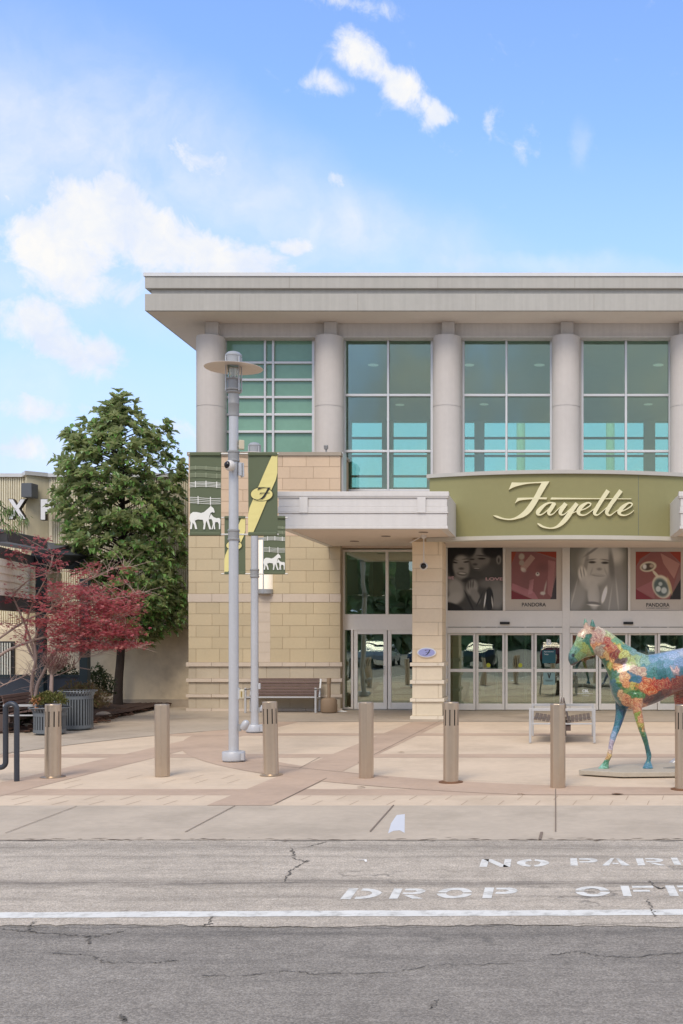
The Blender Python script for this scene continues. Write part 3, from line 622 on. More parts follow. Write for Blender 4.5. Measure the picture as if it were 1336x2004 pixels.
arcwall(-3.0, 3.7, zb_, zb_ + .095, .09, .35).build('sign_trim', mat('sign_trim', S(188, 184, 172), .6, var=.03), sgn)
mb = MB(); mb.add([(X, y_, z) for z in (zb_ + .05,) for X, y_ in [(-2.9, 28), (3.6, 28)] + [(-2.9 + 6.5 * (1 - i / 20), sy(-2.9 + 6.5 * (1 - i / 20)) + .2) for i in range(21)]], [tuple(range(23))]); mb.build('sign_soffit', M_soffit, sgn)
mb = MB(); mb.add([(X, y_, zt_ - .03) for X, y_ in [(-2.9 + 6.5 * i / 20, sy(-2.9 + 6.5 * i / 20) + .2) for i in range(21)] + [(3.6, 29.5), (-2.9, 29.5)]], [tuple(range(23))]); mb.build('sign_roof', M_cap, sgn)
for a_, b_ in ((-2.85, -2.75), (3.45, 3.55)): MB().box(a_, b_, 25.9, 29.4, zb_ + .06, zt_ - .04).build('sign_return', M_green, sgn)
MB().box(2.02, 2.03, sy(2.02) - .004, sy(2.02) + .02, zb_ + .12, zt_ - .1).build('panel_joint', M_dark, sgn)
def sgn_pt(x, y):                       # crop pixel of the script lettering -> point on the sign face
    px_, py_ = 960 + x / 4.453, 930 + y / 4.453; Y = 25.0
    for _ in range(4): Y = sy(PX(px_, Y))
    return PX(px_, Y), PZ(py_, Y)
def smooth_pts(p, n=5):
    out = []
    for i in range(len(p) - 1):
        q0, q1, q2, q3 = p[max(i - 1, 0)], p[i], p[i + 1], p[min(i + 2, len(p) - 1)]
        for k in range(n):
            t = k / n; out.append(tuple(.5 * (2 * b + (c - a) * t + (2 * a - 5 * b + 4 * c - d) * t * t + (3 * b - a - 3 * c + d) * t ** 3) for a, b, c, d in zip(q0, q1, q2, q3)))
    out.append(tuple(p[-1])); return out
def stroke(mb, pairs, k):
    """pairs of edge points (crop pixels) -> solid ribbon standing proud of the sign"""
    out = .055 + k * .0012; vs = []
    for (xa, ya, xb, yb) in pairs:
        for (x, y) in ((xa, ya), (xb, yb)):
            X, Z = sgn_pt(x, y); vs += [(X, sy(X) - out, Z), (X, sy(X) - .002, Z)]
    n = len(pairs); fs = []
    for i in range(n - 1):
        a, b = 4 * i, 4 * i + 4; fs += [(a, b, b + 2, a + 2), (a, a + 1, b + 1, b), (a + 2, b + 2, b + 3, a + 3)]
    fs += [(0, 2, 3, 1), (4 * n - 4, 4 * n - 3, 4 * n - 1, 4 * n - 2)]; mb.add(vs, fs)
def cl(pts, nib=None):                  # centre line (x, y, width) -> edges, nib held at a slant
    pts = smooth_pts(pts, 6); out = []
    for i, (x, y, w_) in enumerate(pts):
        a = pts[max(i - 1, 0)]; b = pts[min(i + 1, len(pts) - 1)]; dx, dy = b[0] - a[0], b[1] - a[1]; l = math.hypot(dx, dy) or 1
        nx, ny = -dy / l * w_ / 2, dx / l * w_ / 2; out.append((x - nx, y - ny, x + nx, y + ny))
    return out
mb = MB(); letters = []
stroke_sets = [
 smooth_pts([(185, 65, 158, 130), (260, 67, 215, 102), (350, 64, 320, 78), (430, 60, 425, 71), (512, 56, 500, 73)]),
 smooth_pts([(447, 64, 510, 60), (420, 110, 478, 110), (392, 165, 446, 165), (362, 215, 415, 220), (330, 262, 385, 270), (290, 312, 345, 325), (245, 350, 295, 362), (200, 374, 235, 382), (155, 381, 170, 393), (105, 373, 100, 385), (60, 356, 55, 372), (28, 352, 22, 354)]),
 smooth_pts([(235, 200, 210, 250), (290, 198, 250, 224), (350, 198, 330, 213), (430, 196, 430, 211), (492, 197, 486, 213)]),
 [(530, 197, 518, 214), (700, 200, 700, 212), (900, 203, 900, 211), (1060, 204, 1060, 211), (1226, 206, 1222, 212)],
 cl([(565, 246, 8), (520, 242, 12), (478, 256, 20), (438, 290, 32), (412, 322, 36), (415, 344, 20), (445, 344, 10), (490, 312, 8), (530, 270, 8), (560, 248, 8)]),
 cl([(556, 244, 34), (528, 290, 34), (506, 325, 30), (514, 346, 16), (545, 338, 8), (590, 295, 7), (640, 248, 8)]),
 cl([(655, 248, 36), (625, 290, 36), (606, 325, 32), (616, 346, 16), (645, 340, 8), (695, 295, 8), (742, 250, 10)]),
 cl([(752, 248, 34), (712, 300, 38), (672, 360, 42), (625, 415, 36), (575, 452, 20), (520, 464, 10), (460, 452, 16), (430, 436, 18), (408, 422, 8)]),
 cl([(690, 345, 6), (745, 318, 7), (815, 298, 9), (862, 270, 10), (870, 250, 12), (842, 244, 14), (795, 272, 32), (764, 315, 36), (775, 344, 20), (815, 350, 10), (860, 326, 7), (925, 275, 7)]),
 cl([(1022, 136, 36), (985, 190, 36), (950, 245, 34), (914, 305, 34), (904, 335, 26), (925, 350, 12), (960, 328, 7), (1030, 265, 6)]),
 cl([(1134, 136, 36), (1090, 195, 36), (1050, 250, 34), (1015, 308, 34), (1012, 337, 24), (1038, 352, 12), (1080, 324, 7), (1135, 285, 6)]),
 cl([(1115, 328, 6), (1175, 302, 9), (1222, 272, 10), (1230, 252, 12), (1200, 245, 14), (1150, 280, 32), (1120, 320, 36), (1130, 345, 18), (1170, 352, 10), (1212, 336, 7), (1246, 310, 6)])]
for k, s_ in enumerate(stroke_sets): stroke(mb, s_, k)
mb.build('script_lettering', M_cream, sgn)
# ---- storefront: transom windows, header, sliding doors
YD = 28.4
def frame_grid(parent, name, Y, m, vb, hb, d=.08):
    mb = MB()
    for a, b, y0, y1 in vb: mb.box(PX(a, Y), PX(b, Y), Y - d, Y + .04, max(PZ(y1, Y), .03), PZ(y0, Y))
    for a, b, y0, y1 in hb: mb.box(PX(a, Y), PX(b, Y), Y - d + .01, Y + .03, max(PZ(y1, Y), .03), PZ(y0, Y))
    return mb.build(name, m, parent, bevel=.004)
sf = frame_grid(bld, 'storefront_frame', YD, M_alu2, [(858, 876, 1040, 1391), (984, 989, 1066, 1196), (1100, 1115, 1040, 1391), (1228, 1233, 1066, 1196), (1342, 1357, 1040, 1391), (1470, 1475, 1066, 1196), (1586, 1600, 1040, 1391)],
    [(876, 1100, 1040, 1065), (876, 1100, 1195, 1227), (1115, 1342, 1040, 1065), (1115, 1342, 1195, 1227), (1357, 1586, 1040, 1065), (1357, 1586, 1195, 1227)])
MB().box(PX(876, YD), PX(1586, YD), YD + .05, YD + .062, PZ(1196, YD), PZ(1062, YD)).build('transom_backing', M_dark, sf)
def sliding(x0, x1):
    w_ = (x1 - x0) / 4; ex = [x0, x0 + w_ * .985, (x0 + x1) / 2, x1 - w_ * .985, x1]
    h = frame_grid(sf, 'door_header', YD, M_alu2, [], [(x0, x1, 1228, 1239.5)], .14)
    for i in range(4):
        Y = YD + (.0 if i in (0, 3) else .06); a, b = ex[i] + .6, ex[i + 1] - .6; t = 4.6
        d = frame_grid(sf, 'sliding_door', Y, M_alu2, [(a, a + t, 1240, 1391), (b - t, b, 1240, 1391)], [(a + t, b - t, 1240 if i in (0, 3) else 1240, 1241.5 if 0 else 1243), (a + t, b - t, 1309, 1315), (a + t, b - t, 1377, 1391)], .05)
        MB().box(PX(a + t - .3, Y), PX(b - t + .3, Y), Y - .01, Y + .004, PZ(1390, Y), PZ(1241, Y)).build('pane', G_low, d)
    xm = PX((x0 + x1) / 2, YD); mb = MB(); mb.box(xm - .13, xm + .13, YD - .17, YD - .135, PZ(1222, YD), PZ(1217, YD)); mb.build('door_sensor', M_black, h)
sliding(876, 1100); sliding(1115, 1342); sliding(1357, 1586)
# ---- side entrance: sidelight + double door, window above
YE = 28.72
sd_ = frame_grid(bld, 'side_entrance_frame', YE, M_alu2, [(671, 675, 1076, 1389), (755, 760.5, 1076, 1204), (845, 850, 1076, 1389), (687.5, 692, 1232, 1389)], [(675, 845, 1076, 1080), (675, 845, 1202, 1233), (675, 687.5, 1384, 1389)])
MB().box(PX(674, YE), PX(846, YE), YE - .006, YE + .004, PZ(1203, YE), PZ(1079, YE)).build('pane', G_low, sd_)
MB().box(PX(674, YE), PX(688, YE), YE - .006, YE + .004, PZ(1386, YE), PZ(1231, YE)).build('pane', G_low, sd_)
for a, b, hx in ((693, 757.5, 753.5), (759, 823.5, 763)):
    dr = frame_grid(sd_, 'glass_door', YE, M_alu2, [(a, a + 7, 1232, 1389), (b - 7, b, 1232, 1389)], [(a + 7, b - 7, 1232, 1241), (a + 7, b - 7, 1375, 1389)], .05)
    MB().box(PX(a + 6, YE), PX(b - 6, YE), YE - .01, YE + .002, PZ(1376, YE), PZ(1240, YE)).build('pane', G_low, dr)
    mb = MB(); X = PX(hx, YE); s_ = -1 if hx < 758 else 1
    mb.tube([(X, YE - .05, PZ(1303, YE)), (X + s_ * .02, YE - .11, PZ(1304, YE)), (X + s_ * .02, YE - .11, PZ(1319, YE)), (X, YE - .05, PZ(1320, YE))], .011, 8); mb.build('door_handle', mat('bright_steel', S(215, 214, 210), .3, .8), dr)
# ---- shop floor behind the doors
mb = MB(); mb.box(-9.3, XR, 28.5, YB + .1, .012, .022); mb.build('inside_floor', M_in_floor, bld)
for b_ in [(-5.6, -5.5, 28.8, 34.4), (-3.0, -2.85, 28.8, 31.0)] + [(x - .5, x - .35, 31.2, 31.35) for x in (-2.1, 1.7, 5.5)]: MB().box(*b_, .03, 4.3).build('inside_partition', M_in_wall, bld)
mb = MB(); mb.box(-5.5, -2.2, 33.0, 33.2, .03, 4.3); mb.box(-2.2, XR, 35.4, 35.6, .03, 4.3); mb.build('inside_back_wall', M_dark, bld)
vf = MB()
for x in (-2.45, -1.62, -.78, .06, .9, 1.74, 2.58, 3.4): vf.box(x - .03, x + .03, 31.4, 31.46, .03, 2.5)
vf.box(-2.9, 4, 31.39, 31.47, 2.5, 2.62); vf.box(-2.9, 4, 31.4, 31.46, 1.0, 1.06); vf.build('vestibule_frame', M_alu2, bld)
MB().box(-2.68, -2.2, 29.0, 31.3, .03, 4.3).build('vestibule_wall', mat('sage_wall', S(150, 170, 150), .8), bld)
for x, y_, w_, z0, z1 in ((-4.6, 32.9, .5, 1.3, 2.0), (-3.6, 32.9, .5, .8, 1.5)): MB().box(x, x + w_, y_, y_ + .04, z0, z1).build('inside_poster', mat('orange_poster', S(190, 150, 90), .6), bld)
# glazed stickers and notices on the doors -> things
def flat(name, m, x0, x1, y0, y1, Y, lb, cat, grp=None, th=.004):
    mb = MB(); mb.box(PX(x0, Y), PX(x1, Y), Y - th, Y, PZ(y1, Y), PZ(y0, Y)); o = mb.build(name, m, org=((PX(x0, Y) + PX(x1, Y)) / 2, Y, PZ(y1, Y))); return tag(o, lb, cat, grp)
YQ = YD - .018
M_teal = mat('teal_notice', S(22, 84, 92), .5); M_note = mat('pale_notice', S(120, 150, 148), .6); M_lim = mat('lime_sticker', S(170, 176, 40), .5); M_wht = mat('white_vinyl', S(225, 230, 228), .5)
o = flat('door_notice', M_teal, 1061, 1087, 1272, 1298, YQ, 'teal square notice with white heading on the rightmost pane of the left sliding doors', 'notice', 'notices on the glass doors')
def lettering(txt, x0, x1, y0, y1, Y, m, parent, bold=.0, depth=.002, name='lettering', shear=0):
    t = text_mb(txt, PX(x0, Y), PX(x1, Y), PZ(y1, Y), PZ(y0, Y), Y, depth, bold, shear); return t.build(name, m, parent)
lettering('Appointment', 1064, 1083, 1274, 1277, YQ - .008, M_wht, o); lettering('Today', 1064, 1073, 1279, 1282.5, YQ - .008, M_wht, o)
o = flat('door_notice', M_note, 1063, 1086, 1316, 1340, YQ, 'pale square notice with a dark V mark on the lower right pane', 'notice', 'notices on the glass doors')
mb = MB(); X = PX(1074.5, YQ); Z = PZ(1321, YQ); mb.prism([(X - .05, YQ - .009, Z + .05), (X - .02, YQ - .009, Z + .05), (X, YQ - .009, Z - .03), (X + .02, YQ - .009, Z + .05), (X + .05, YQ - .009, Z + .05), (X + .01, YQ - .009, Z - .09), (X - .01, YQ - .009, Z - .09)], (0, .003, 0))
mb.box(X - .11, X + .11, YQ - .009, YQ - .006, Z - .14, Z - .13); mb.box(X - .09, X + .09, YQ - .009, YQ - .006, Z - .165, Z - .155); mb.build('mark', M_black, o)
def vinyl(txt, x0, x1, y0, y1, lb, cat, bold=.03):
    t = text_mb(txt, PX(x0, YQ), PX(x1, YQ), PZ(y1, YQ), PZ(y0, YQ), YQ - .004, .002, bold); Xm = (PX(x0, YQ) + PX(x1, YQ)) / 2
    return tag(t.build('door_lettering', M_wht, org=(Xm, YQ, PZ(y1, YQ))), lb, cat)
vinyl('B', 1069, 1079, 1251, 1262.5, 'large white capital B stuck on the door glass', 'lettering', .05)
o = vinyl('CBL', 1139, 1152, 1349, 1355, 'white letters CBL on the lower glass left of the horse', 'lettering', .05)
mb = MB(); mb.box(PX(1130, YQ), PX(1160, YQ), YQ - .004, YQ - .002, PZ(1357.6, YQ), PZ(1357, YQ)); mb.box(PX(1139, YQ), PX(1152, YQ), YQ - .004, YQ - .002, PZ(1362, YQ), PZ(1361.4, YQ)); mb.build('underline', M_wht, o)
for x, nm in ((955.5, 'left'), (1018, 'right')):
    X = PX(x, YQ + .06); Z = PZ(1302, YQ); mb = MB(); mb.add([(X, YQ + .046, Z)] + [(X + .055 * math.cos(R(a)), YQ + .046, Z + .06 * math.sin(R(a))) for a in range(0, 360, 30)], [(0, i % 12 + 1, (i + 1) % 12 + 1)[::-1] for i in range(12)])
    tag(mb.build('door_sticker', M_lim, org=(X, YQ + .046, Z)), 'round yellow-green sticker on the %s half of the left sliding doors' % nm, 'sticker', 'round yellow-green door stickers')

# ------------------------------------------------------------------ printed posters over the doors
def vcol_mat(name, rough=.5, attr='paint'):
    if name in MATS: return MATS[name]
    m = bpy.data.materials.new(name); m.use_nodes = True; nt = m.node_tree; b = nt.nodes['Principled BSDF']; a = nt.nodes.new('ShaderNodeAttribute'); a.attribute_name = attr
    nt.links.new(a.outputs['Color'], b.inputs['Base Color']); b.inputs['Roughness'].default_value = rough; MATS[name] = m; return m
def sstep(x): x = min(max(x, 0), 1); return x * x * (3 - 2 * x)
def print_sheet(name, rc, box, ops, base, parent=None, org=None, step=.8, contrast=False):
    """a printed sheet: photo-like picture made of soft shapes, one colour per vertex. ops in photo pixels: (cx, cy, rx, ry, rot, grey or rgb, softness, alpha)"""
    x0, x1, y0, y1 = rc; Y = box; nx = int((x1 - x0) / step) + 1; ny = int((y1 - y0) / step) + 1; vs = []; cols = []
    for j in range(ny + 1):
        for i in range(nx + 1):
            x = x0 + (x1 - x0) * i / nx; y = y0 + (y1 - y0) * j / ny; vs.append((PX(x, Y), Y, PZ(y, Y))); c = list(base)
            for o in ops:
                if o[0] == 'poly':
                    _, pts, col, al = o; ins = False; n = len(pts)
                    for k in range(n):
                        (ax, ay), (bx_, by_) = pts[k], pts[(k + 1) % n]
                        if (ay > y) != (by_ > y) and x < (bx_ - ax) * (y - ay) / (by_ - ay) + ax: ins = not ins
                    t = al if ins else 0
                else:
                    cx, cy, rx, ry, rot, col, so_, al = o; ca, sa = math.cos(R(rot)), math.sin(R(rot)); dx, dy = x - cx, y - cy
                    d = math.hypot((dx * ca + dy * sa) / rx, (-dx * sa + dy * ca) / ry); t = al * sstep((1 + so_ - d) / (2 * so_))
                if isinstance(col, (int, float)): col = (col, col * .98, col * .93)
                c = [p + (q - p) * t for p, q in zip(c, col)]
            g_ = sum(c) / 3; cc_ = [max(0, (v + (g_ - v) * .25 - 20) * 1.95 + 20) if contrast else (v + (g_ - v) * .22) * 1.25 for v in c]; cols.append(S(*[min(235, v) for v in cc_]))
    fs = [(j * (nx + 1) + i, (j + 1) * (nx + 1) + i, (j + 1) * (nx + 1) + i + 1, j * (nx + 1) + i + 1) for j in range(ny) for i in range(nx)]
    mb = MB(); mb.add(vs, fs, 0, True); o = mb.build(name, vcol_mat('printed_vinyl', .45), parent, org=org)
    at = o.data.color_attributes.new('paint', 'FLOAT_COLOR', 'POINT'); at.data.foreach_set('color', [v for c in cols for v in c]); return o
def c8(x, y): return 860 + x / 5.344, 1060 + y / 5.344
def c6(x, y): return 960 + x / 3.553, 1040 + y / 3.553
YPO = YD - .035
def conv(f, sc, L_): return [(*f(a, b), rx / sc, ry / sc, rot, c, s, al) for a, b, rx, ry, rot, c, s, al in L_]
p1 = conv(c8, 5.344, [(120, 420, 60, 110, 0, 70, .4, .8), (180, 120, 130, 120, 0, 16, .3, 1), (130, 250, 40, 130, 0, 16, .4, 1), (225, 265, 88, 125, -8, 86, .22, 1), (250, 180, 60, 40, 0, 96, .8, .7), (425, 170, 105, 130, 10, 74, .2, 1), (420, 120, 70, 40, 0, 88, .8, .7), (560, 90, 110, 75, 0, 16, .3, 1), (340, 60, 40, 90, 10, 14, .4, 1),
    (618, 190, 26, 48, 0, 80, .3, 1), (618, 195, 10, 26, 0, 42, .5, 1), (160, 218, 26, 8, 10, 26, .5, 1), (280, 212, 28, 8, -5, 26, .5, 1), (160, 190, 30, 5, 15, 35, .8, .7), (270, 182, 32, 5, -5, 35, .8, .7), (440, 178, 36, 9, 0, 18, .5, 1), (440, 148, 46, 6, 5, 22, .8, .8), (340, 185, 24, 8, 0, 22, .5, .8),
    (228, 282, 26, 12, 0, 48, .7, .9), (370, 238, 24, 12, 0, 40, .7, .9), (236, 336, 52, 19, 6, 52, .4, 1), (236, 332, 40, 9, 6, 108, .4, 1), (385, 282, 40, 15, 4, 44, .4, 1), (388, 279, 32, 7, 4, 92, .4, 1), (500, 300, 70, 60, 0, 50, .5, .8), (170, 500, 90, 120, -15, 92, .4, 1), (150, 600, 100, 60, -30, 98, .4, 1), (130, 700, 120, 55, 20, 18, .25, 1),
    (300, 400, 60, 22, -5, 26, .5, .9), (340, 480, 62, 85, 10, 88, .25, 1), (300, 450, 10, 45, 0, 50, .5, .8), (325, 440, 9, 42, 0, 50, .5, .8), (350, 440, 9, 42, 5, 50, .5, .8), (375, 570, 44, 80, -25, 80, .3, 1), (310, 620, 10, 110, -25, 28, .4, 1), (420, 600, 8, 90, 25, 34, .4, 1), (600, 560, 85, 150, 0, 78, .3, 1), (520, 440, 120, 50, 0, 72, .5, .8), (520, 600, 42, 120, 0, 22, .15, 1), (475, 610, 7, 80, 8, 150, .4, .9), (550, 630, 6, 60, -6, 140, .4, .8)])
p2 = conv(c6, 3.553, [(760, 210, 135, 130, 0, 118, .35, 1), (860, 330, 70, 190, -10, 88, .4, .9), (860, 160, 60, 60, 0, 130, .6, .8), (745, 250, 75, 125, 0, 112, .2, 1), (745, 150, 65, 55, 0, 122, .5, 1), (700, 140, 60, 8, -35, 70, .6, .7), (840, 240, 18, 110, -5, 70, .5, .8), (660, 240, 14, 90, 10, 78, .5, .7), (705, 214, 24, 8, 0, 44, .5, 1), (795, 218, 24, 8, 0, 44, .5, 1), (700, 196, 30, 4, -8, 66, .7, .8), (798, 198, 30, 4, 8, 66, .7, .8),
    (755, 262, 16, 9, 0, 78, .8, .8), (745, 305, 44, 8, 4, 84, .5, 1), (748, 303, 36, 3, 4, 124, .5, .8), (700, 280, 5, 26, 20, 94, .7, .7), (800, 282, 5, 26, -20, 94, .7, .7), (640, 300, 32, 60, -10, 124, .25, 1), (628, 290, 4, 40, -10, 80, .5, .8), (648, 285, 4, 40, -8, 80, .5, .8), (680, 360, 60, 50, 30, 116, .3, 1), (715, 440, 42, 100, -4, 112, .2, 1), (600, 460, 60, 110, 20, 96, .4, .9), (840, 450, 90, 120, -10, 92, .4, .9), (790, 440, 14, 60, 15, 160, .3, .8), (715, 500, 48, 12, 5, 70, .4, .9), (715, 512, 40, 6, 5, 140, .5, .8), (880, 440, 6, 100, -5, 120, .5, .6), (830, 480, 5, 90, 8, 116, .5, .6), (580, 430, 5, 90, 14, 120, .5, .6), (560, 360, 30, 70, 0, 70, .5, .6)])
def jewel1():
    q = lambda pts: [c6(*p) for p in pts]
    return [('poly', q([(143, 140), (457, 140), (457, 185), (300, 140)]), (140, 44, 22), 1), ('poly', q([(143, 140), (180, 140), (143, 230)]), (140, 50, 24), 1), ('poly', q([(143, 410), (290, 472), (143, 472)]), (110, 22, 30), 1), ('poly', q([(457, 300), (457, 472), (415, 472)]), (52, 44, 44), 1),
            ('poly', q([(180, 142), (300, 142), (455, 200), (415, 470), (290, 470), (143, 405), (143, 240)]), (118, 66, 64), 1), ('poly', q([(205, 250), (280, 160), (310, 185), (230, 285)]), (150, 118, 106), .9), ('poly', q([(400, 200), (450, 210), (425, 460), (395, 430)]), (148, 96, 94), .7), ('poly', q([(150, 360), (300, 420), (330, 470), (290, 470), (143, 402)]), (156, 92, 98), .8), ('poly', q([(270, 340), (300, 330), (290, 430), (260, 440)]), (160, 104, 108), .8)] + \
        conv(c6, 3.553, [(215, 175, 20, 22, 0, (150, 138, 122), .3, 1), (215, 218, 18, 20, 0, (136, 122, 108), .3, 1), (228, 268, 20, 14, 30, (170, 160, 148), .4, 1), (326, 297, 14, 14, 0, (168, 160, 152), .3, 1), (326, 292, 5, 5, 0, 40, .3, 1), (378, 395, 6, 50, 12, (150, 132, 120), .4, .9), (362, 430, 18, 12, 0, (165, 155, 145), .4, 1), (250, 330, 40, 60, 20, (104, 62, 60), .7, .6), (360, 250, 40, 30, 0, (96, 54, 52), .8, .6)])
def jewel2():
    q = lambda pts: [c6(*p) for p in pts]
    return [('poly', q([(1008, 140), (1120, 140), (1040, 190), (1008, 250)]), (134, 42, 22), 1), ('poly', q([(1240, 140), (1322, 140), (1322, 220)]), (140, 44, 24), 1), ('poly', q([(1008, 400), (1130, 472), (1008, 472)]), (118, 28, 36), 1), ('poly', q([(1322, 330), (1322, 472), (1240, 472)]), (34, 28, 28), 1), ('poly', q([(1008, 250), (1120, 145), (1240, 142), (1318, 235), (1245, 470), (1130, 470), (1008, 398)]), (124, 68, 62), 1),
            ('poly', q([(1180, 150), (1315, 225), (1275, 330), (1200, 220)]), (158, 110, 98), .8), ('poly', q([(1010, 400), (1130, 340), (1140, 468)]), (150, 84, 88), .6)] + \
        conv(c6, 3.553, [(1095, 245, 58, 36, -10, (176, 166, 140), .12, 1), (1092, 246, 42, 24, -10, (70, 56, 46), .2, 1), (1070, 245, 14, 18, 0, (186, 186, 180), .4, 1), (1118, 240, 14, 12, 0, (150, 130, 110), .4, 1), (1150, 300, 10, 40, -40, (180, 168, 140), .3, 1), (1190, 385, 64, 84, -22, (182, 172, 148), .1, 1), (1185, 390, 48, 66, -22, (70, 84, 80), .2, 1), (1165, 400, 18, 20, 0, (170, 176, 170), .3, 1), (1205, 410, 20, 22, 0, (160, 168, 164), .3, 1), (1180, 365, 14, 14, 0, (150, 160, 156), .3, 1), (1245, 380, 10, 60, -15, (170, 150, 100), .4, .9)])
M_fr = mat('poster_mount', S(202, 193, 181), .6, var=.03)
def poster(x0, x1, base, ops, lb, inner=None, txt=None, mount=None):
    y0, y1 = 1067, 1194.5; org = (PX((x0 + x1) / 2, YPO), YPO, PZ(y1, YPO))
    t = thing('poster', lb, 'poster', org, 'advertising posters over the entrance doors')
    MB().box(PX(x0, YPO), PX(x1, YPO), YPO + .004, YPO + .03, PZ(y1, YPO), PZ(y0, YPO)).build('backing', mount or M_black, t)
    if inner: print_sheet('printed_picture', inner, YPO, ops, base, t)
    else: print_sheet('printed_picture', (x0 + .3, x1 - .3, y0 + .3, y1 - .3), YPO, ops, base, t, contrast=True)
    return t
t = poster(874.5, 984, (44, 43, 40), p1, 'black-and-white poster of two smiling people cheek to cheek')
lettering('LOVE', 950, 984, 1130, 1136, YPO - .004, mat('rose_print', S(196, 160, 164), .6), t, .03); lettering('WE', 876, 888, 1128, 1134, YPO - .004, MATS['rose_print'], t, .03)
t = poster(989, 1100, (120, 80, 76), jewel1(), 'grey-framed poster of loose charms and rings on pink card, nearest the stone pillar', (1000.3, 1088.6, 1079.4, 1172.8), mount=M_fr)
lettering('PANDORA', 1021, 1068, 1179.5, 1187, YPO - .002, M_black, t, .012)
t = poster(1115.5, 1227.5, (78, 77, 70), p2, 'black-and-white poster of a long-haired woman resting her chin on her hand')
t = poster(1233, 1341, (120, 80, 76), jewel2(), 'grey-framed poster of a ring and a teardrop pendant on red and pink card', (1243.7, 1332, 1079.8, 1173.2), mount=M_fr)
lettering('PANDORA', 1264.5, 1310, 1180, 1187.5, YPO - .002, M_black, t, .012)
lettering('CHARMS AND JEWELRY', 1265, 1310, 1189.3, 1191.3, YPO - .002, M_black, t, .01)

# ------------------------------------------------------------------ fixtures on the building
YS_ = 28.27
M_lampw = emis('lamp_diffuser', (.95, .86, .72, 1), .22); M_galv = mat('galvanised_grey', S(168, 170, 172), .45, .3, var=.04, vscale=3); M_lp = mat('lamp_post_grey', S(190, 191, 194), .42, .25, var=.03, vscale=2, streak=.05)
M_lpd = mat('lamp_post_dark_grey', S(150, 150, 150), .5, .2, var=.03); M_tan = mat('shade_underside', S(208, 198, 188), .5, .2, var=.03)
lx = PX(519, YS_); t = thing('wall_lamp', 'white half-round wall lamp with grey base, glowing, on the stone wing behind the lamp posts', 'wall lamp', (lx, YS_, PZ(1163, YS_)))
MB().lathe((lx, YS_, PZ(1153, YS_)), [(.195, 0), (.195, PZ(1056, YS_) - PZ(1153, YS_))], 24, a0=180, a1=360).build('diffuser', M_lampw, t)
MB().lathe((lx, YS_, PZ(1163, YS_)), [(.16, 0), (.205, .02), (.205, .13)], 24, a0=180, a1=360).build('base', M_galv, t)
mb = MB(); mb.lathe((lx, YS_, PZ(1057, YS_)), [(.205, 0), (.205, .05)], 24, a0=180, a1=360); mb.box(lx - .012, lx + .012, YS_ - .215, YS_ - .195, PZ(1160, YS_), PZ(1056, YS_)); mb.build('bracket', M_galv, t)
# oval plaque on the pillar
YPp = 25.64; ox, oz = PX(835, YPp), PZ(1277, YPp); t = thing('oval_plaque', 'oval lilac plaque with white rim and a dark script F on the stone pillar', 'plaque', (ox, YPp, oz))
def oval(r, s_, y0, y1, m, nm):
    mb = MB(); pts = [(ox + r * math.cos(R(a)), y1, oz + r * s_ * math.sin(R(a))) for a in range(0, 360, 10)]; mb.prism(pts, (0, y0 - y1, 0)); return mb.build(nm, m, t, bevel=.004)
oval(.225, .52, YPp - .05, YPp - .001, mat('plaque_rim', S(225, 226, 230), .4, .2), 'rim'); oval(.195, .49, YPp - .058, YPp - .049, mat('lilac_panel', S(160, 164, 212), .5), 'panel')
def mono_f(parent, cx, cz_, h, Y, m, rev=False):     # the script F used on plaque and banners
    mb = MB(); k = h / 330.0
    def q(x, y): return (cx + (x - 270) * k, Y, cz_ - (y - 225) * k)
    for i, s_ in enumerate([stroke_sets[0], stroke_sets[1], stroke_sets[2]]):
        vs = []
        for xa, ya, xb, yb in s_: vs += [q(xa, ya), q(xb, yb)]
        vs = [(v[0], v[1] - i * .0006, v[2]) for v in vs]; mb.add(vs, [(2 * j, 2 * j + 1, 2 * j + 3, 2 * j + 2) for j in range(len(s_) - 1)])
    return mb.build('script_letter', m, parent)
mono_f(t, ox, oz, .13, YPp - .0605, M_black)
# bullet camera on a tripod-like bracket under the canopy
cx_, cyy = PX(829, 25.0), 25.0; zc_ = PZ(1108, 25.0); t = thing('security_camera', 'round black-faced camera hanging on a thin white rod below the canopy', 'security camera', (cx_, cyy, zc_), 'security cameras')
mb = MB(); top = Vector((cx_, cyy, zcb + .02)); mb.tube([(cx_, cyy, zc_ + .05), top], .012, 8); mb.tube([top, top + Vector((-.33, .1, -.17))], .012, 8); mb.lathe((cx_, cyy, zcb - .06), [(.03, 0), (.07, .04), (.07, .08)], 16); mb.build('mounting_rod', M_white, t)
mb = MB()
def ball(mb, c, r, sx=1, sy_=1, sz=1, seg=20, mi=0):
    prof = [(r * sz * 0 + r * math.cos(R(a)), r * sz * math.sin(R(a))) for a in range(-90, 91, 12)]; prof = [(max(p[0], 1e-4), p[1]) for p in prof]; mb.lathe(c, prof, seg, mi, caps=False, sx=sx, sy=sy_); return mb
ball(mb, (cx_, cyy, zc_), .095); mb.build('housing', M_white, t)
mb = MB(); ball(mb, (cx_, cyy - .035, zc_), .075); mb.build('lens', mat('lens_black', S(22, 18, 22), .12), t)
# small floodlight on top of the stone wing
X, Y_, Z = PX(638, 28.4), 28.4, PZ(885, 28.4); t = thing('floodlight', 'small grey floodlight standing on the coping of the stone wing', 'floodlight', (X, Y_, Z)); mb = MB(); mb.box(X - .02, X + .02, Y_ - .02, Y_ + .02, Z, Z + .07); mb.build('stem', M_lpd, t)
MB().obox((X, Y_ - .02, Z + .13), .1, .09, .11, Matrix.Rotation(R(20), 3, 'X')).build('head', M_lpd, t, bevel=.01)

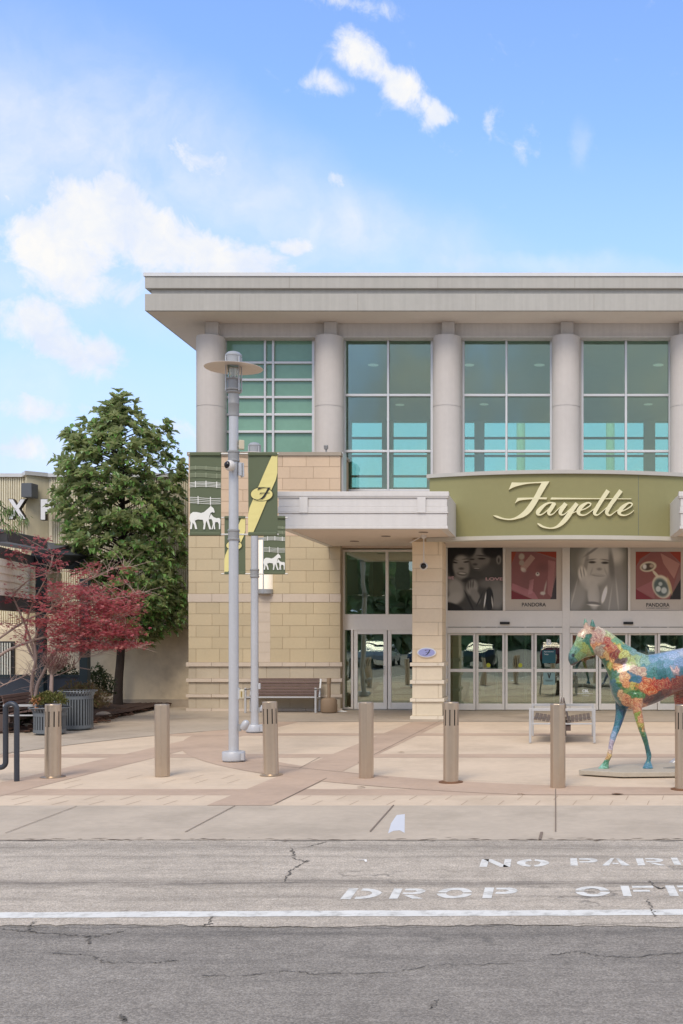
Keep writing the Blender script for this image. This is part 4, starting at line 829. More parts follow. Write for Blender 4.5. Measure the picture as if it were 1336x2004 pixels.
# ------------------------------------------------------------------ lamp posts with banners
M_bgreen = mat('banner_green', S(92, 101, 76), .75, var=.03, vscale=2); M_byel = mat('banner_yellow', S(222, 210, 140), .75, var=.02); M_bwht = mat('banner_white', S(226, 226, 220), .75); M_bfade = mat('banner_faded_white', S(140, 148, 122), .75); M_rod = mat('banner_rod', S(165, 166, 166), .4, .5)
MARE = [(358, 1525), (348, 1492), (330, 1478), (324, 1464), (316, 1480), (290, 1503), (265, 1524), (240, 1533), (200, 1524), (168, 1524), (146, 1542), (138, 1580), (150, 1618), (143, 1672), (160, 1672), (166, 1614), (180, 1636), (188, 1672), (206, 1672), (196, 1630), (184, 1598), (212, 1588), (254, 1592), (262, 1628), (256, 1674), (272, 1674), (279, 1620), (286, 1600), (299, 1640), (310, 1674), (327, 1674), (313, 1630), (305, 1590), (311, 1560), (322, 1532), (340, 1524), (350, 1532)]
FOAL = [(308, 1580), (320, 1552), (326, 1540), (334, 1552), (348, 1568), (372, 1578), (398, 1576), (408, 1592), (406, 1630), (404, 1674), (394, 1674), (393, 1628), (384, 1612), (362, 1612), (358, 1636), (362, 1674), (350, 1674), (346, 1636), (340, 1674), (328, 1674), (341, 1630), (337, 1600), (326, 1582), (314, 1590)]
def banner(name, x0, x1, y0, y1, Y, kind, lb):
    """hangs between two rods; x0..y1 photo pixels"""
    X0, X1, Z0, Z1 = PX(x0, Y), PX(x1, Y), PZ(y1, Y), PZ(y0, Y); wv = lambda u, v: Y + .006 * math.sin(u * 4 + v * 3) + .004 * math.sin(v * 7 + u)
    t = thing(name, lb, 'banner', ((X0 + X1) / 2, Y, Z0), 'banners hanging from the lamp posts')
    n, m_ = 8, 20
    def surf(pts_uv, off, mname, mm):                # polygons in u (0..1 left-right), v (0..1 up)
        mb = MB()
        for pg in pts_uv: mb.poly([(X0 + u * (X1 - X0), wv(u, v) - off, Z0 + v * (Z1 - Z0)) for u, v in pg])
        return mb.build(mname, mm, t)
    mb = MB(); vs = [(X0 + (X1 - X0) * i / n, wv(i / n, j / m_) + d, Z0 + (Z1 - Z0) * j / m_) for d in (0, .004) for j in range(m_ + 1) for i in range(n + 1)]; q = (n + 1) * (m_ + 1)
    fs = [(j * (n + 1) + i, j * (n + 1) + i + 1, (j + 1) * (n + 1) + i + 1, (j + 1) * (n + 1) + i) for j in range(m_) for i in range(n)]
    mb.add(vs, fs + [tuple(q + k for k in f)[::-1] for f in fs], 0, True); mb.build('cloth', M_bgreen, t)
    mb = MB()
    for v in (.022, .978): mb.box(X0 + .003, X1 - .003, Y - .03, Y + .03, Z0 + v * (Z1 - Z0) - .028, Z0 + v * (Z1 - Z0) + .028)
    mb.build('hem', M_bgreen, t, bevel=.012)
    if kind == 'horses':
        def uv(p): return ((p[0] - 140) / 270, (1730 - p[1]) / 727)
        surf([[uv(p) for p in MARE], [uv(p) for p in FOAL]], .016, 'horses', M_bwht)
        for yc, h, mm, k in ((1425, 46, M_bwht, 3), (1288, 36, M_bwht, 3), (1208, 28, M_bfade, 3), (1145, 22, M_bfade, 3)):
            pg = []; ph = yc * .7
            for r_ in range(4):
                for s_ in range(10):
                    u0, u1 = s_ / 10, (s_ + 1) / 10; f = lambda u: yc - h / 2 + h * r_ / 3 + 6 * math.sin(u * 4 + ph)
                    pg.append([(u0, uv((0, f(u0) + 2.2))[1]), (u1, uv((0, f(u1) + 2.2))[1]), (u1, uv((0, f(u1) - 2.2))[1]), (u0, uv((0, f(u0) - 2.2))[1])])
            surf(pg, .0165, 'fence_print', mm); pp = []
            for u0 in (.18, .52, .86) if h < 40 else (.26, .66):
                yy = yc + 6 * math.sin(u0 * 4 + ph); pp.append([(u0, uv((0, yy + h * .7))[1]), (u0 + .03, uv((0, yy + h * .7))[1]), (u0 + .03, uv((0, yy - h * .8))[1]), (u0, uv((0, yy - h * .8))[1])])
            surf(pp, .0185, 'fence_posts_print', mm)
    else:
        def strip(a, b, c, d, k=12):                 # slanting stripe cut into rows so it follows the cloth
            o = []
            for i in range(k):
                v0, v1 = i / k, (i + 1) / k; L0, L1 = a + (c - a) * v0, a + (c - a) * v1; R0, R1 = b + (d - b) * v0, b + (d - b) * v1
                cl_ = lambda u: min(max(u, 0), 1)
                if cl_(R0) - cl_(L0) < .01 and cl_(R1) - cl_(L1) < .01: continue
                o.append([(cl_(L0), v0), (cl_(R0), v0), (cl_(R1), v1), (cl_(L1), v1)])
            return o
        surf(strip(-.36, .13, .86, 1.36), .016, 'yellow_stripe', M_byel)
        ov = [(.47 + .40 * math.cos(R(a)), .495 + .086 * math.sin(R(a))) for a in range(0, 360, 10)]; ov2 = [(.47 + .37 * math.cos(R(a)), .495 + .079 * math.sin(R(a))) for a in range(0, 360, 10)]
        surf([ov], .0180, 'oval_rim', mat('banner_dark_olive', S(70, 72, 44), .75)); surf([ov2], .0195, 'oval', M_byel)
        mono_f(t, X0 + .47 * (X1 - X0), Z0 + .5 * (Z1 - Z0), .2 * abs(X1 - X0) / .48, Y - .036, M_black)
    return t
def lampost(cx, yb, sc_name, Y, ztop, square, lb, head_full):
    X = PX(cx, Y); t = thing('lamp_post', lb, 'lamp post', (X, Y, 0), 'lamp posts in front of the stone wing')
    mb = MB(); mb.lathe((X, Y, .02), [(.17, 0), (.17, .012)], 28); mb.lathe((X, Y, .035), [(.182, 0), (.182, .125), (.175, .135), (.08, .14)], 32); mb.box(X + .15, X + .2, Y - .13, Y - .08, .04, .15); mb.build('base_cover', M_lp, t)
    r = .075; hp = ztop - .95; mb = MB()
    mb.lathe((X, Y, .16), [(r * 1.06, 0), (r * .98, hp - .16)], 24)
    mb.build('pole', M_lp, t)
    z = hp; mb = MB()
    mb.lathe((X, Y, z), [(r * 1.0, -.02), (r * 1.14, -.015), (r * 1.14, .17), (r * 1.18, .175), (r * 1.18, .19), (r * 1.14, .2), (r * 1.14, .34), (r * 1.5, .36), (r * 1.55, .38), (r * 1.15, .4)], 28)
    mb.lathe((X, Y, z + .39), [(.115, 0), (.125, .01), (.125, .03), (.10, .04), (.10, .17), (.125, .18), (.125, .2), (.09, .21)], 28); mb.build('collar', M_lpd, t)
    zh = z + .60; mb = MB(); mb.lathe((X, Y, zh), [(.085, 0), (.095, .12), (.11, .26)], 24, caps=False); mb.build('glass_cylinder', glass('lamp_clear_' + sc_name, (.93, .93, .93, 1), .1, .05), t)
    mb = MB(); mb.lathe((X, Y, zh), [(.02, 0), (.075, .14), (.08, .15)], 20); mb.build('reflector', mat('frosted_white', S(222, 222, 220), .4), t)
    mb = MB()
    for a in (35, 145, 215, 325):
        px_, py_ = X + .128 * math.cos(R(a)), Y + .128 * math.sin(R(a)); mb.tube([(px_, py_, z + .38), (px_, py_, zh + .34)], .011, 8)
    mb.build('stay_rods', M_lp, t)
    zs_ = zh + .16; rs = .455; mb = MB(); mb.lathe((X, Y, zs_), [(.10, .045), (.3, .03), (rs, 0), (rs + .004, -.004), (rs, -.008), (.3, .02), (.10, .033)], 48, caps=False); mb.build('shade', M_tan, t)
    mb = MB(); mb.lathe((X, Y, zs_ + .06), [(.11, 0), (.12, .12), (.13, .13), (.13, .15), (.09, .19), (.04, .205), (.001, .21)], 28); mb.build('cap', M_galv, t)
    return t, X
Y1 = 17.3; t1, X1_ = lampost(457, 1493, 'a', Y1, PZ(697, Y1), False, 'tall grey lamp post nearest the road, with disc shade, camera and two banners', True)
Y2 = 22.27; t2, X2_ = lampost(498, 1436, 'b', Y2, PZ(873, Y2), True, 'shorter grey lamp post standing just behind the tall one, nearer the brown bench', True)
def rods(t, X, Y, ya, yb, xl_, xr_, c1, c2):
    mb = MB()
    for y in (ya, yb):
        z = PZ(y, Y); mb.tube([(PX(xl_, Y), Y + .0, z), (PX(xr_, Y), Y + .0, z)], .013, 8)
    mb.build('banner_arm', M_rod, t)
    for y, h in ((c1, .09), (c2, .09)):
        mb = MB(); z = PZ(y, Y); mb.lathe((X, Y, z - h), [(.085, 0), (.095, .01), (.095, .03), (.086, .04), (.086, 2 * h - .04), (.095, 2 * h - .03), (.095, 2 * h - .01), (.085, 2 * h)], 24); mb.build('clamp', M_lpd, t)
rods(t1, X1_, Y1, 888, 1046, 369, 545, 893, 1047); rods(t2, X2_, Y2, 1013, 1123, 433, 563, 1013, 1122)
banner('banner', 371, 432.5, 885, 1048.5, Y1, 'horses', 'green banner with white mare and foal under faded fences, on the tall lamp post')
banner('banner', 485.5, 543, 885, 1048.5, Y1, 'stripe', 'green banner with diagonal yellow stripe and oval F, on the tall lamp post')
banner('banner', 439, 480, 1010, 1124, Y2, 'stripe', 'lower green banner with yellow stripe half hidden behind the tall lamp post')
banner('banner', 515.5, 558, 1010, 1124, Y2, 'horses', 'lower green banner with white mare and foal beside the wall lamp')
# dome camera, side box and spotlights on the posts
z = PZ(913, Y1); t = thing('security_camera', 'white dome camera with dark lens strapped to the tall lamp post between the banners', 'security camera', (X1_, Y1 - .1, z), 'security cameras')
mb = MB(); ball(mb, (X1_ - .01, Y1 - .155, z - .01), .088); mb.build('housing', M_white, t); mb = MB(); ball(mb, (X1_ - .03, Y1 - .19, z - .005), .064); mb.build('lens', MATS['lens_black'], t)
mb = MB(); mb.obox((X1_ + .115, Y1, z - .05), .05, .09, .2); mb.tube([(X1_ + .08, Y1, z + .06), (X1_ + .16, Y1 - .02, z + .05), (X1_ + .165, Y1 - .02, z - .16), (X1_ + .12, Y1, z - .17)], .012, 6); mb.build('bracket', M_lp, t)
z = PZ(873, Y1); t = thing('antenna_box', 'beige wireless box on the right side of the tall lamp post', 'antenna', (X1_ + .09, Y1, z)); MB().obox((X1_ + .125, Y1, z + .02), .085, .07, .15, Matrix.Rotation(R(25), 3, 'Z')).build('housing', mat('beige_plastic', S(200, 190, 165), .6), t, bevel=.012)
MB().bar((X1_ + .06, Y1, z), (X1_ + .11, Y1, z), .03, .03).build('mount', M_lpd, t)
def spot(X, Y, z, lb):
    t = thing('spotlight', lb, 'spotlight', (X, Y, z), 'spotlights low on the lamp posts'); mb = MB(); mb.lathe((0, 0, 0), [(.045, 0), (.062, .03), (.062, .11), (.045, .15), (.01, .165)], 24)
    M_ = Matrix.Rotation(R(28), 4, 'Y'); mb.v = [tuple(M_ @ Vector(p) + Vector((X + .08, Y - .02, z - .06))) for p in mb.v]; mb.build('head', M_lp, t); MB().box(X + .0, X + .05, Y - .02, Y + .02, z - .09, z + .02).build('mount', M_lpd, t)
spot(X1_ + .07, Y1, PZ(1420, Y1), 'white spotlight head at the foot of the tall lamp post'); spot(X2_ + .07, Y2, PZ(1386, Y2), 'white spotlight head at the foot of the shorter lamp post')
z = PZ(1362, Y1); t = thing('outlet_box', 'beige weatherproof outlet box on the tall lamp post at bench height', 'outlet box', (X1_ + .08, Y1, z)); MB().obox((X1_ + .13, Y1, z + .03), .085, .06, .15).build('housing', MATS['beige_plastic'], t, bevel=.012); MB().box(X1_ + .06, X1_ + .1, Y1 - .03, Y1 + .03, z - .05, z + .13).build('mount', M_lp, t)
mb = MB(); mb.obox((X1_ + .135, Y1 - .034, z + .03), .02, .01, .09); mb.build('cover_slot', mat('brass_cover', S(150, 128, 70), .5), t)
z = PZ(1343, Y2); t = thing('outlet_box', 'small pale box on the side of the shorter lamp post beside the bench back', 'outlet box', (X2_ + .08, Y2, z)); MB().obox((X2_ + .1, Y2, z), .05, .06, .12).build('housing', M_lp, t, bevel=.006)

# ------------------------------------------------------------------ bollards
M_steel = mat('brushed_bronze_steel', S(200, 183, 163), .33, .9, var=.03, vscale=2, streak=.06); M_slot = mat('slot_dark', S(60, 54, 48), .7); M_rust = mat('rusty_flange', S(120, 84, 58), .7, .2, var=.15, vscale=20)
BG = 'steel bollards in a row along the drop-off'
def bollard(px, yt, yb, w_, slots, lb, flange=None, lean=0):
    Y = 4410 / (yb - HY); X = PX(px, Y); h = (yb - yt) * Y / F; r = w_ / 2 * Y / F
    t = thing('bollard', lb, 'bollard', (X, Y, .03 if False else 0), BG)
    mb = MB(); n = 32 if slots else 8; ph = 0 if slots else 22.5
    R0, R1 = (r, r) if slots else (r / math.cos(R(22.5)), r / math.cos(R(22.5)))
    if slots:
        zt, zb0 = h - .1, h - .32; prof = [(r, .02), (r, zb0)]; mb.lathe((X, Y, 0), [(r * 1.02, .008), (r, .03), (r, zb0)], n, caps=False)
        # band with real slot openings: vertical strips between the openings
        k = 40; op = {i for i in range(k) if i % 4 == 1}
        for i in range(k):
            a, b = R(360 * i / k), R(360 * (i + 1) / k)
            rr_ = r if i not in op else r - .018
            mb.add([(X + rr_ * math.cos(a), Y + rr_ * math.sin(a), zb0), (X + rr_ * math.cos(b), Y + rr_ * math.sin(b), zb0), (X + rr_ * math.cos(b), Y + rr_ * math.sin(b), zt), (X + rr_ * math.cos(a), Y + rr_ * math.sin(a), zt)], [(0, 1, 2, 3)], 1 if i in op else 0, i not in op)
            for aa in (a, b): mb.add([(X + r * math.cos(aa), Y + r * math.sin(aa), zb0), (X + (r - .018) * math.cos(aa), Y + (r - .018) * math.sin(aa), zb0), (X + (r - .018) * math.cos(aa), Y + (r - .018) * math.sin(aa), zt), (X + r * math.cos(aa), Y + r * math.sin(aa), zt)], [(0, 1, 2, 3)], 1) if i in op else None
        mb.lathe((X, Y, 0), [(r - .018, zt), (r, zt), (r, h - .006)], n); mb.lathe((X, Y, 0), [(r, h - .0058), (r - .004, h)], n)
    else:
        mb.lathe((X, Y, 0), [(R0, 0.01), (R1, h - .008), (R1 - .006, h)], 8, smooth=False)
        M_ = Matrix.Rotation(R(9), 3, 'Z'); c0 = Vector((X, Y, 0)); mb.v = [tuple(M_ @ (Vector(p) - c0) + c0) for p in mb.v]
    b_ = mb.build('post', [M_steel, M_slot], t, bevel=0 if slots else .012)
    if flange: mbf = MB(); mbf.lathe((X, Y, .009), [(flange * Y / F, 0), (flange * Y / F, .008), (r, .02)], 36); mbf.build('flange', M_rust if flange > 23.6 else M_steel, t)
    if lean: t.rotation_euler = (0, R(lean), 0)
    return t
bollard(103, 1378, 1522, 30, True, 'slotted round bollard beside the litter bins, nearest the bike rack', 23.5, .35)
bollard(317.5, 1378, 1520, 27, False, 'plain faceted bollard standing alone before the tree pit, left of the lamp posts', None, -.3)
bollard(530.5, 1373, 1518, 29, True, 'slotted round bollard just right of the tall lamp post', 22, -1.2)
bollard(716.5, 1374, 1523, 27, False, 'plain faceted bollard in front of the side glass doors')
bollard(882, 1374, 1532, 30, True, 'slotted round bollard with rusty flange in front of the stone pillar', 24, .3)
bollard(1091.5, 1377, 1542, 28.5, False, 'plain faceted bollard in front of the back-to-back slatted bench')
bollard(1336, 1379, 1546, 31, True, 'slotted bollard cut by the right edge, beside the horse plinth', 24)

# ------------------------------------------------------------------ bike rack
M_rack = mat('dark_grey_tube', S(62, 66, 74), .38, .3, var=.05); Yr = 15.0; t = None
xr = PX(32.5, Yr); zt = PZ(1377, Yr); ra = .0775; pts = [(xr, Yr, .0)]; pts.append((xr, Yr, zt - ra))
def arch(cx, cz_, up, pts, dirn=-1):
    for a in range(15, 181, 15):
        an = R(a); pts.append((cx + ra * math.cos(an) * (1), Yr, cz_ + (ra if up else -ra) * math.sin(an)))
x = xr
for k in range(3):
    arch(x - ra, zt - ra, True, pts); x -= 2 * ra; 
    if k < 2: pts.append((x, Yr, .20 + ra)); arch(x - ra, .20 + ra, False, pts); x -= 2 * ra; pts.append((x, Yr, zt - ra))
pts.append((x, Yr, 0))
mb = MB(); mb.tube(pts, .036, 14); o = mb.build('bike_rack', M_rack, org=(xr, Yr, 0)); tag(o, 'dark grey looped tube bike rack at the left edge', 'bike rack')

# ------------------------------------------------------------------ benches
M_slat = mat('brown_slat', S(98, 76, 68), .65, var=.12, vscale=6, island=.1, bump=.001, bscale=30); M_bfr = mat('bench_frame_grey', S(188, 188, 188), .45, .3)
Yb_ = 27.75; bx0, bx1 = PX(486, Yb_), PX(622, Yb_); t = thing('bench', 'long brown slatted bench with grey frame against the stone wing', 'bench', ((bx0 + bx1) / 2, Yb_, 0))
for k in range(2):
    x = (bx0, bx1)[k]; mb = MB(); s_ = -1 if k == 0 else 1
    for yy in (Yb_ - .28, Yb_ + .2): mb.box(x - .025, x + .025, yy - .02, yy + .02, .02, .66 if yy < Yb_ else .46)
    mb.box(x - .025, x + .025, Yb_ - .30, Yb_ + .22, .60, .63) ; mb.box(x - .022, x + .022, Yb_ - .26, Yb_ + .2, .36, .40); mb.bar((x, Yb_ + .18, .38), (x, Yb_ + .34, .86), .045, .03)
    mb.build('leg', M_bfr, t, bevel=.004)
mb = MB()
for i in range(5): mb.box(bx0 + .03, bx1 - .03, Yb_ - .26 + i * .095, Yb_ - .26 + i * .095 + .08, .405 + .0, .435)
mb.build('seat', M_slat, t, bevel=.006); mb = MB()
for i in range(6): 
    z = .45 + i * .073; y = Yb_ + .2 + (z - .38) / .48 * .15 - .035; mb.obox(((bx0 + bx1) / 2, y, z + .032), bx1 - bx0 - .06, .025, .064, Matrix.Rotation(R(-17), 3, 'X'))
mb.build('backrest', M_slat, t, bevel=.005)
MB().box(bx0 + .02, bx1 - .02, Yb_ - .285, Yb_ - .262, .40, .44).build('front_rail', M_bfr, t)
# back-to-back bench seen end on (seats left and right of a shared backrest)
M_slat2 = mat('weathered_slat', S(112, 98, 88), .7, var=.12, vscale=6, island=.12, bump=.001, bscale=30)
def double_bench(X, Y, L_, hw, rz, lb, slm=None, h=.62):
    slm = slm or M_slat2; t = thing('double_bench', lb, 'bench', (X, Y, 0), None, rz, local=True)
    for yy in (0, L_):
        for s_ in (-1, 1):
            mb = MB(); mb.box(s_ * hw - .022, s_ * hw + .022, yy - .022, yy + .022, 0.02, h); mb.box(s_ * .04, s_ * (hw - .024), yy - .022, yy + .022, h - .045, h); mb.box(s_ * .05, s_ * (hw - .024), yy - .015, yy + .015, .36, .39)
            mb.build('leg', M_bfr, t, bevel=.003)
    for s_ in (-1, 1):
        mb = MB(); n = 6
        for i in range(n):
            u = (i + .5) / n; x = s_ * (.08 + (hw - .14) * u); z = .385 + .07 * u; mb.obox((x, L_ / 2, z + .012), (hw - .14) / n - .012, L_ + .04, .026, Matrix.Rotation(-s_ * R(9), 3, 'Y'))
        mb.build('seat', slm, t, bevel=.004); mb = MB()
        for i in range(5):
            u = (i + .5) / 5; mb.obox((s_ * (.10 - .085 * u), L_ / 2, .43 + .36 * u), .022, L_ + .04, .062, Matrix.Rotation(-s_ * R(13), 3, 'Y'))
        mb.build('backrest', slm, t, bevel=.004)
    mb = MB(); mb.box(-.05, .05, .0, .07, .02, .40); mb.box(-.07, .07, L_ - .07, L_, .02, .40); mb.box(.0, .16, .02, L_ - .02, .24, .34); mb.build('centre_beam', mat('dark_brown_steel', S(88, 72, 66), .6), t)
    return t
Yd = 4410 / (1455.5 - HY); double_bench(PX(1100, Yd), Yd, 1.35, .60, R(-1), 'weathered back-to-back slatted bench between the sliding doors and the horse', h=.66)
Yl = 4410 / (1436 - HY); double_bench(PX(2, Yl), Yl, 1.35, .68, R(4), 'back-to-back bench with brown slats beside the litter bins, cut by the left edge', M_slat, h=.6)

# ------------------------------------------------------------------ ash urn
Yu = 27.6; X = PX(643.5, Yu); t = thing('ash_urn', 'beige smokers post with round bulging base at the corner of the stone wing', 'ash urn', (X, Yu, 0)); k = Yu / F; M_urn = mat('taupe_plastic', S(148, 126, 102), .7, var=.05)
MB().lathe((X, Yu, .026), [(.2, 0), (.215, .02), (.215, .2), (.204, .2), (.204, .3), (.18, .345), (.12, .37), (.05, .375)], 32).build('base', M_urn, t); MB().lathe((X, Yu, .402), [(.045, 0), (.045, .35)], 20).build('neck', M_urn, t); MB().lathe((X, Yu, .754), [(.058, 0), (.058, .15)], 20).build('cap', M_urn, t)

# ------------------------------------------------------------------ litter bins
M_bin = mat('blue_grey_bin', S(108, 113, 117), .5, .2, var=.04); M_liner = mat('black_liner', S(26, 26, 30), .6)
def bin_(px, yb, r, h, lb, rim):
    Y = 4410 / (yb - HY); X = PX(px, Y); t = thing('litter_bin', lb, 'litter bin', (X, Y, 0), 'slatted blue-grey litter bins')
    MB().lathe((X, Y, .05), [(r - .03, 0), (r - .03, h - .12)], 32).build('liner', M_liner, t)
    mb = MB(); n = 34
    for i in range(n):
        a = 2 * math.pi * i / n; c, s_ = math.cos(a), math.sin(a); M_ = Matrix.Rotation(a, 3, 'Z')
        mb.obox((X + r * c, Y + r * s_, .04 + (h - .14) / 2 + .03), .008, .034, h - .16, M_)
        for j, (ra_, za, rb, zb_) in enumerate([(r, h - .12, r + .035, h - .03), (r + .035, h - .03, rim, h)]): mb.bar((X + ra_ * c, Y + ra_ * s_, za), (X + rb * c, Y + rb * s_, zb_), .03, .008)
    mb.build('slats', M_bin, t); mb = MB()
    for z0, z1 in ((.05, .12), (h - .17, h - .10)): mb.lathe((X, Y, 0), [(r - .012, z0), (r + .010, z0), (r + .010, z1), (r - .012, z1)], 40, caps=False)
    mb.lathe((X, Y, 0), [(rim - .03, h - .004), (rim, h - .01), (rim + .006, h), (rim, h + .01), (rim - .03, h + .006)], 40, caps=False); mb.lathe((X, Y, 0), [(r - .05, .025), (r - .05, .05)], 24); mb.build('rings', M_bin, t); return t, X, Y
bin_(151.5, 1429, .305, .84, 'blue-grey slatted litter bin standing behind and right of its twin', .395)
tb2, bX, bY = bin_(97, 1438, .30, .50 + .06, 'lower blue-grey slatted bin with leafy plant growing above its rim', .40)

# ------------------------------------------------------------------ neighbouring shop building on the left
M_rib = mat('ribbed_cladding', S(220, 212, 188), .9, var=.05, vscale=1, streak=.12); M_nw = mat('cream_wall', S(222, 206, 178), .9, var=.06, vscale=.8, bump=.002, bscale=30, dirt=S(140, 122, 98), dscale=.8, damt=.5)
M_nw2 = mat('cream_pilaster', S(202, 192, 164), .9, var=.04, streak=.08)
YN = 31.5; nb = thing('shop_building', 'low neighbouring store with ribbed cream cladding above a plain wall', 'building', (-14, YN, 0))
n0, n1 = -24.0, -9.6; ztn = PZ(934, YN); mb = MB(); mb.box(n0, n1, YN + .04, YN + 8, 2.2, ztn)
x = n0
while x < n1:
    if not (PX(47, YN) < x < PX(96, YN)): mb.box(x, x + .03, YN, YN + .039, 2.25, ztn - .01)
    x += .066
mb.build('ribbed_wall', M_rib, nb)
MB().box(n0, n1, YN - .08, YN + 8, ztn + .002, PZ(927, YN)).build('roof_edge', M_cap, nb)
xa, xm, xb = PX(47, YN), PX(65, YN), PX(94, YN); mb = MB()
mb.prism([(xa, YN + .03, 2.2), (xm, YN - .42, 2.2), (xb, YN + .03, 2.2)], (0, 0, ztn - 2.2)); mb.build('pilaster', M_nw2, nb)
MB().prism([(xa - .03, YN - .085, ztn + .004), (xm, YN - .5, ztn + .004), (xb + .03, YN - .085, ztn + .004)], (0, 0, PZ(927, YN) - ztn + .01)).build('pilaster_cap', M_cap, nb)
YL = 29.8; zl = PZ(1222, YL); mb = MB(); mb.box(-20, xs0 + .3, YL, YN - .0, 0, zl - .14); mb.prism([(-20, YL, zl - .138), (-20, YL + .12, zl), (-20, YN - .004, zl + .02), (-20, YN - .004, zl - .138)], (20 + xs0 + .3, 0, 0)); mb.build('lower_wall', M_nw, nb)
MB().box(-20, xs0 + .3, YL - .03, YL - .002, 0, .22).build('plinth', M_walk, nb)
M_lside = mat('letter_side_dark', S(48, 44, 42), .5); M_lface = mat('letter_face_white', S(222, 222, 224), .5)
def biglet(ch_, x0, x1, y0, y1):
    Y = YN - .55
    t = text_mb(ch_, PX(x0, Y), PX(x1, Y), PZ(y1, Y), PZ(y0, Y), Y, .16, .045); a = t.build('sign_letter', M_lside, nb)
    t = text_mb(ch_, PX(x0, Y) + .015, PX(x1, Y) - .015, PZ(y1, Y) + .015, PZ(y0, Y) - .015, Y - .006, .005, .035); b = t.build('letter_face', M_lface, a); return a
biglet('X', 14.5, 50.5, 976, 1016.5); biglet('P', 78.5, 106, 976, 1018)
X0, X1 = PX(47.5, YN - .5), PX(68, YN - .5); mb = MB(); mb.box(X0, X1, YN - .7, YN - .3, PZ(973.5, YN - .6), PZ(946, YN - .6)); t = thing('wall_speaker', 'dark grey box mounted above the letter X on the pilaster', 'floodlight box', (X0, YN - .5, PZ(973, YN))); mb.build('housing', mat('slate_metal', S(88, 92, 98), .6), t, bevel=.01)
# windows with white bars in the lower wall
t = nb; mb = MB(); Yw = YL - .005; mb.box(PX(-60, Yw), PX(29, Yw), Yw - .05, Yw - .001, PZ(1335, Yw), PZ(1255, Yw)); w1 = mb.build('dark_window', M_black, nb)
mb = MB()
for k in range(16): xx = 6 + k * 5 - 60; mb.box(PX(xx, Yw), PX(xx + 2.4, Yw), Yw - .09, Yw - .055, PZ(1330, Yw), PZ(1258, Yw))
mb.build('window_bar', mat('white_bar', S(205, 205, 196), .6), w1)

# ------------------------------------------------------------------ patio pavilion: dark hip roofs over lap siding, posts and a low dark fence
M_roof = mat('dark_roof_edge', S(78, 76, 76), .7, var=.08); M_navy = mat('dark_soffit', S(52, 56, 62), .7, var=.08); M_lap = mat('lap_siding', S(232, 224, 204), .8, var=.05, vscale=2, streak=.08); M_post = mat('dark_green_post', S(30, 48, 54), .5, var=.06)
pv = thing('patio_pavilion', 'dark-roofed patio pavilion with cream lap siding and dark green posts behind the red maple', 'pavilion', (-12.4, 26.4, 0))
A = Vector((-11.75, 21.8, 0)); B = Vector((-13.55, 29.6, 0)); D = (B - A).normalized(); Nn = Vector((D.y, -D.x, 0)) * 1
mb = MB()
for k in range(5):
    z0 = 2.9 + k * .165; mb.prism([A + Nn * .0 + Vector((0, 0, z0)), A + Nn * .03 + Vector((0, 0, z0)), A + Nn * .008 + Vector((0, 0, z0 + .163)), A + Vector((0, 0, z0 + .163))], B - A)
mb.build('lap_siding', M_lap, pv)
mb = MB(); mb.bar(A + Vector((-.1, 0, 2.74)), B + Vector((-.1, 0, 2.74)), .2, .32); mb.bar(A + Vector((-.1, 0, 3.85)), B + Vector((-.1, 0, 3.85)), .16, .26); mb.build('beam', M_roof, pv)
def slab(pts, th, m, nm):
    mb = MB(); mb.prism(pts, (0, 0, th)); return mb.build(nm, m, pv)
# hip roofs: (top ridge further left and back)
e0, e1 = Vector(P(14, 1047, 24)), Vector(P(90, 1062, 26.2)); r0, r1 = Vector((-14.6, 25.0, 4.75)), Vector((-14.6, 27.2, 4.75)); f0 = Vector((-14.6, 22.9, 4.05))
slab([e0, e1, r1, r0], .09, M_roof, 'roof_panel'); slab([f0, e0 + Vector((0, 0, -.0)), r0], .09, M_roof, 'roof_panel')
mb = MB(); mb.bar(e0 + Vector((0, 0, -.06)), e1 + Vector((0, 0, -.06)), .06, .17); mb.bar(f0 + Vector((0, 0, -.06)), e0 + Vector((0, 0, -.06)), .06, .17); mb.build('roof_edge', M_roof, pv)
g0, g1, g2 = Vector(P(94, 1083, 26.4)), Vector(P(134, 1073, 28.4)), Vector(P(173, 1088, 28.6)); back = Vector((-2.2, 1.6, .35))
slab([g0, g1, g1 + back, g0 + back], .08, M_roof, 'roof_panel'); slab([g1, g2, g2 + back, g1 + back], .08, M_roof, 'roof_panel')
g3 = Vector(P(172, 1118, 28.6)); g4 = Vector(P(120, 1113, 28.0)); g5 = Vector(P(92, 1104, 26.4))
mb = MB(); mb.prism([g0 + Vector((0, .05, 0)), g1 + Vector((0, .05, 0)), g2 + Vector((0, .05, 0)), g3, g4, g5], back * .3); mb.build('gable_end', M_navy, pv)
for px_, Yp, zt0 in ((80.5, 26.2, 3.75), (166, 26.45, 3.4)):
    X = PX(px_, Yp); MB().box(X - .1, X + .1, Yp - .1, Yp + .1, .03, zt0).build('post', M_post, pv, bevel=.01)
t = thing('low_fence', 'low dark blue-grey panel fence around the patio behind the litter bins', 'fence', (PX(80, 26.6), 26.6, 0)); mb = MB(); Xa, Xb = PX(-160, 26.6), PX(160, 26.6); mb.box(Xa, Xb, 26.6, 26.64, .05, .97); mb.build('panel', mat('fence_panel', S(66, 72, 82), .6, var=.08), t)
mb = MB(); mb.box(Xa, Xb, 26.56, 26.68, .975, 1.03); mb.build('top_rail', M_post, t); mb = MB()
for i in range(5): xx = Xb - .06 - i * 1.1; MB().box(xx, xx + .05, 26.57, 26.595, .04, .972).build('stile', M_post, t)

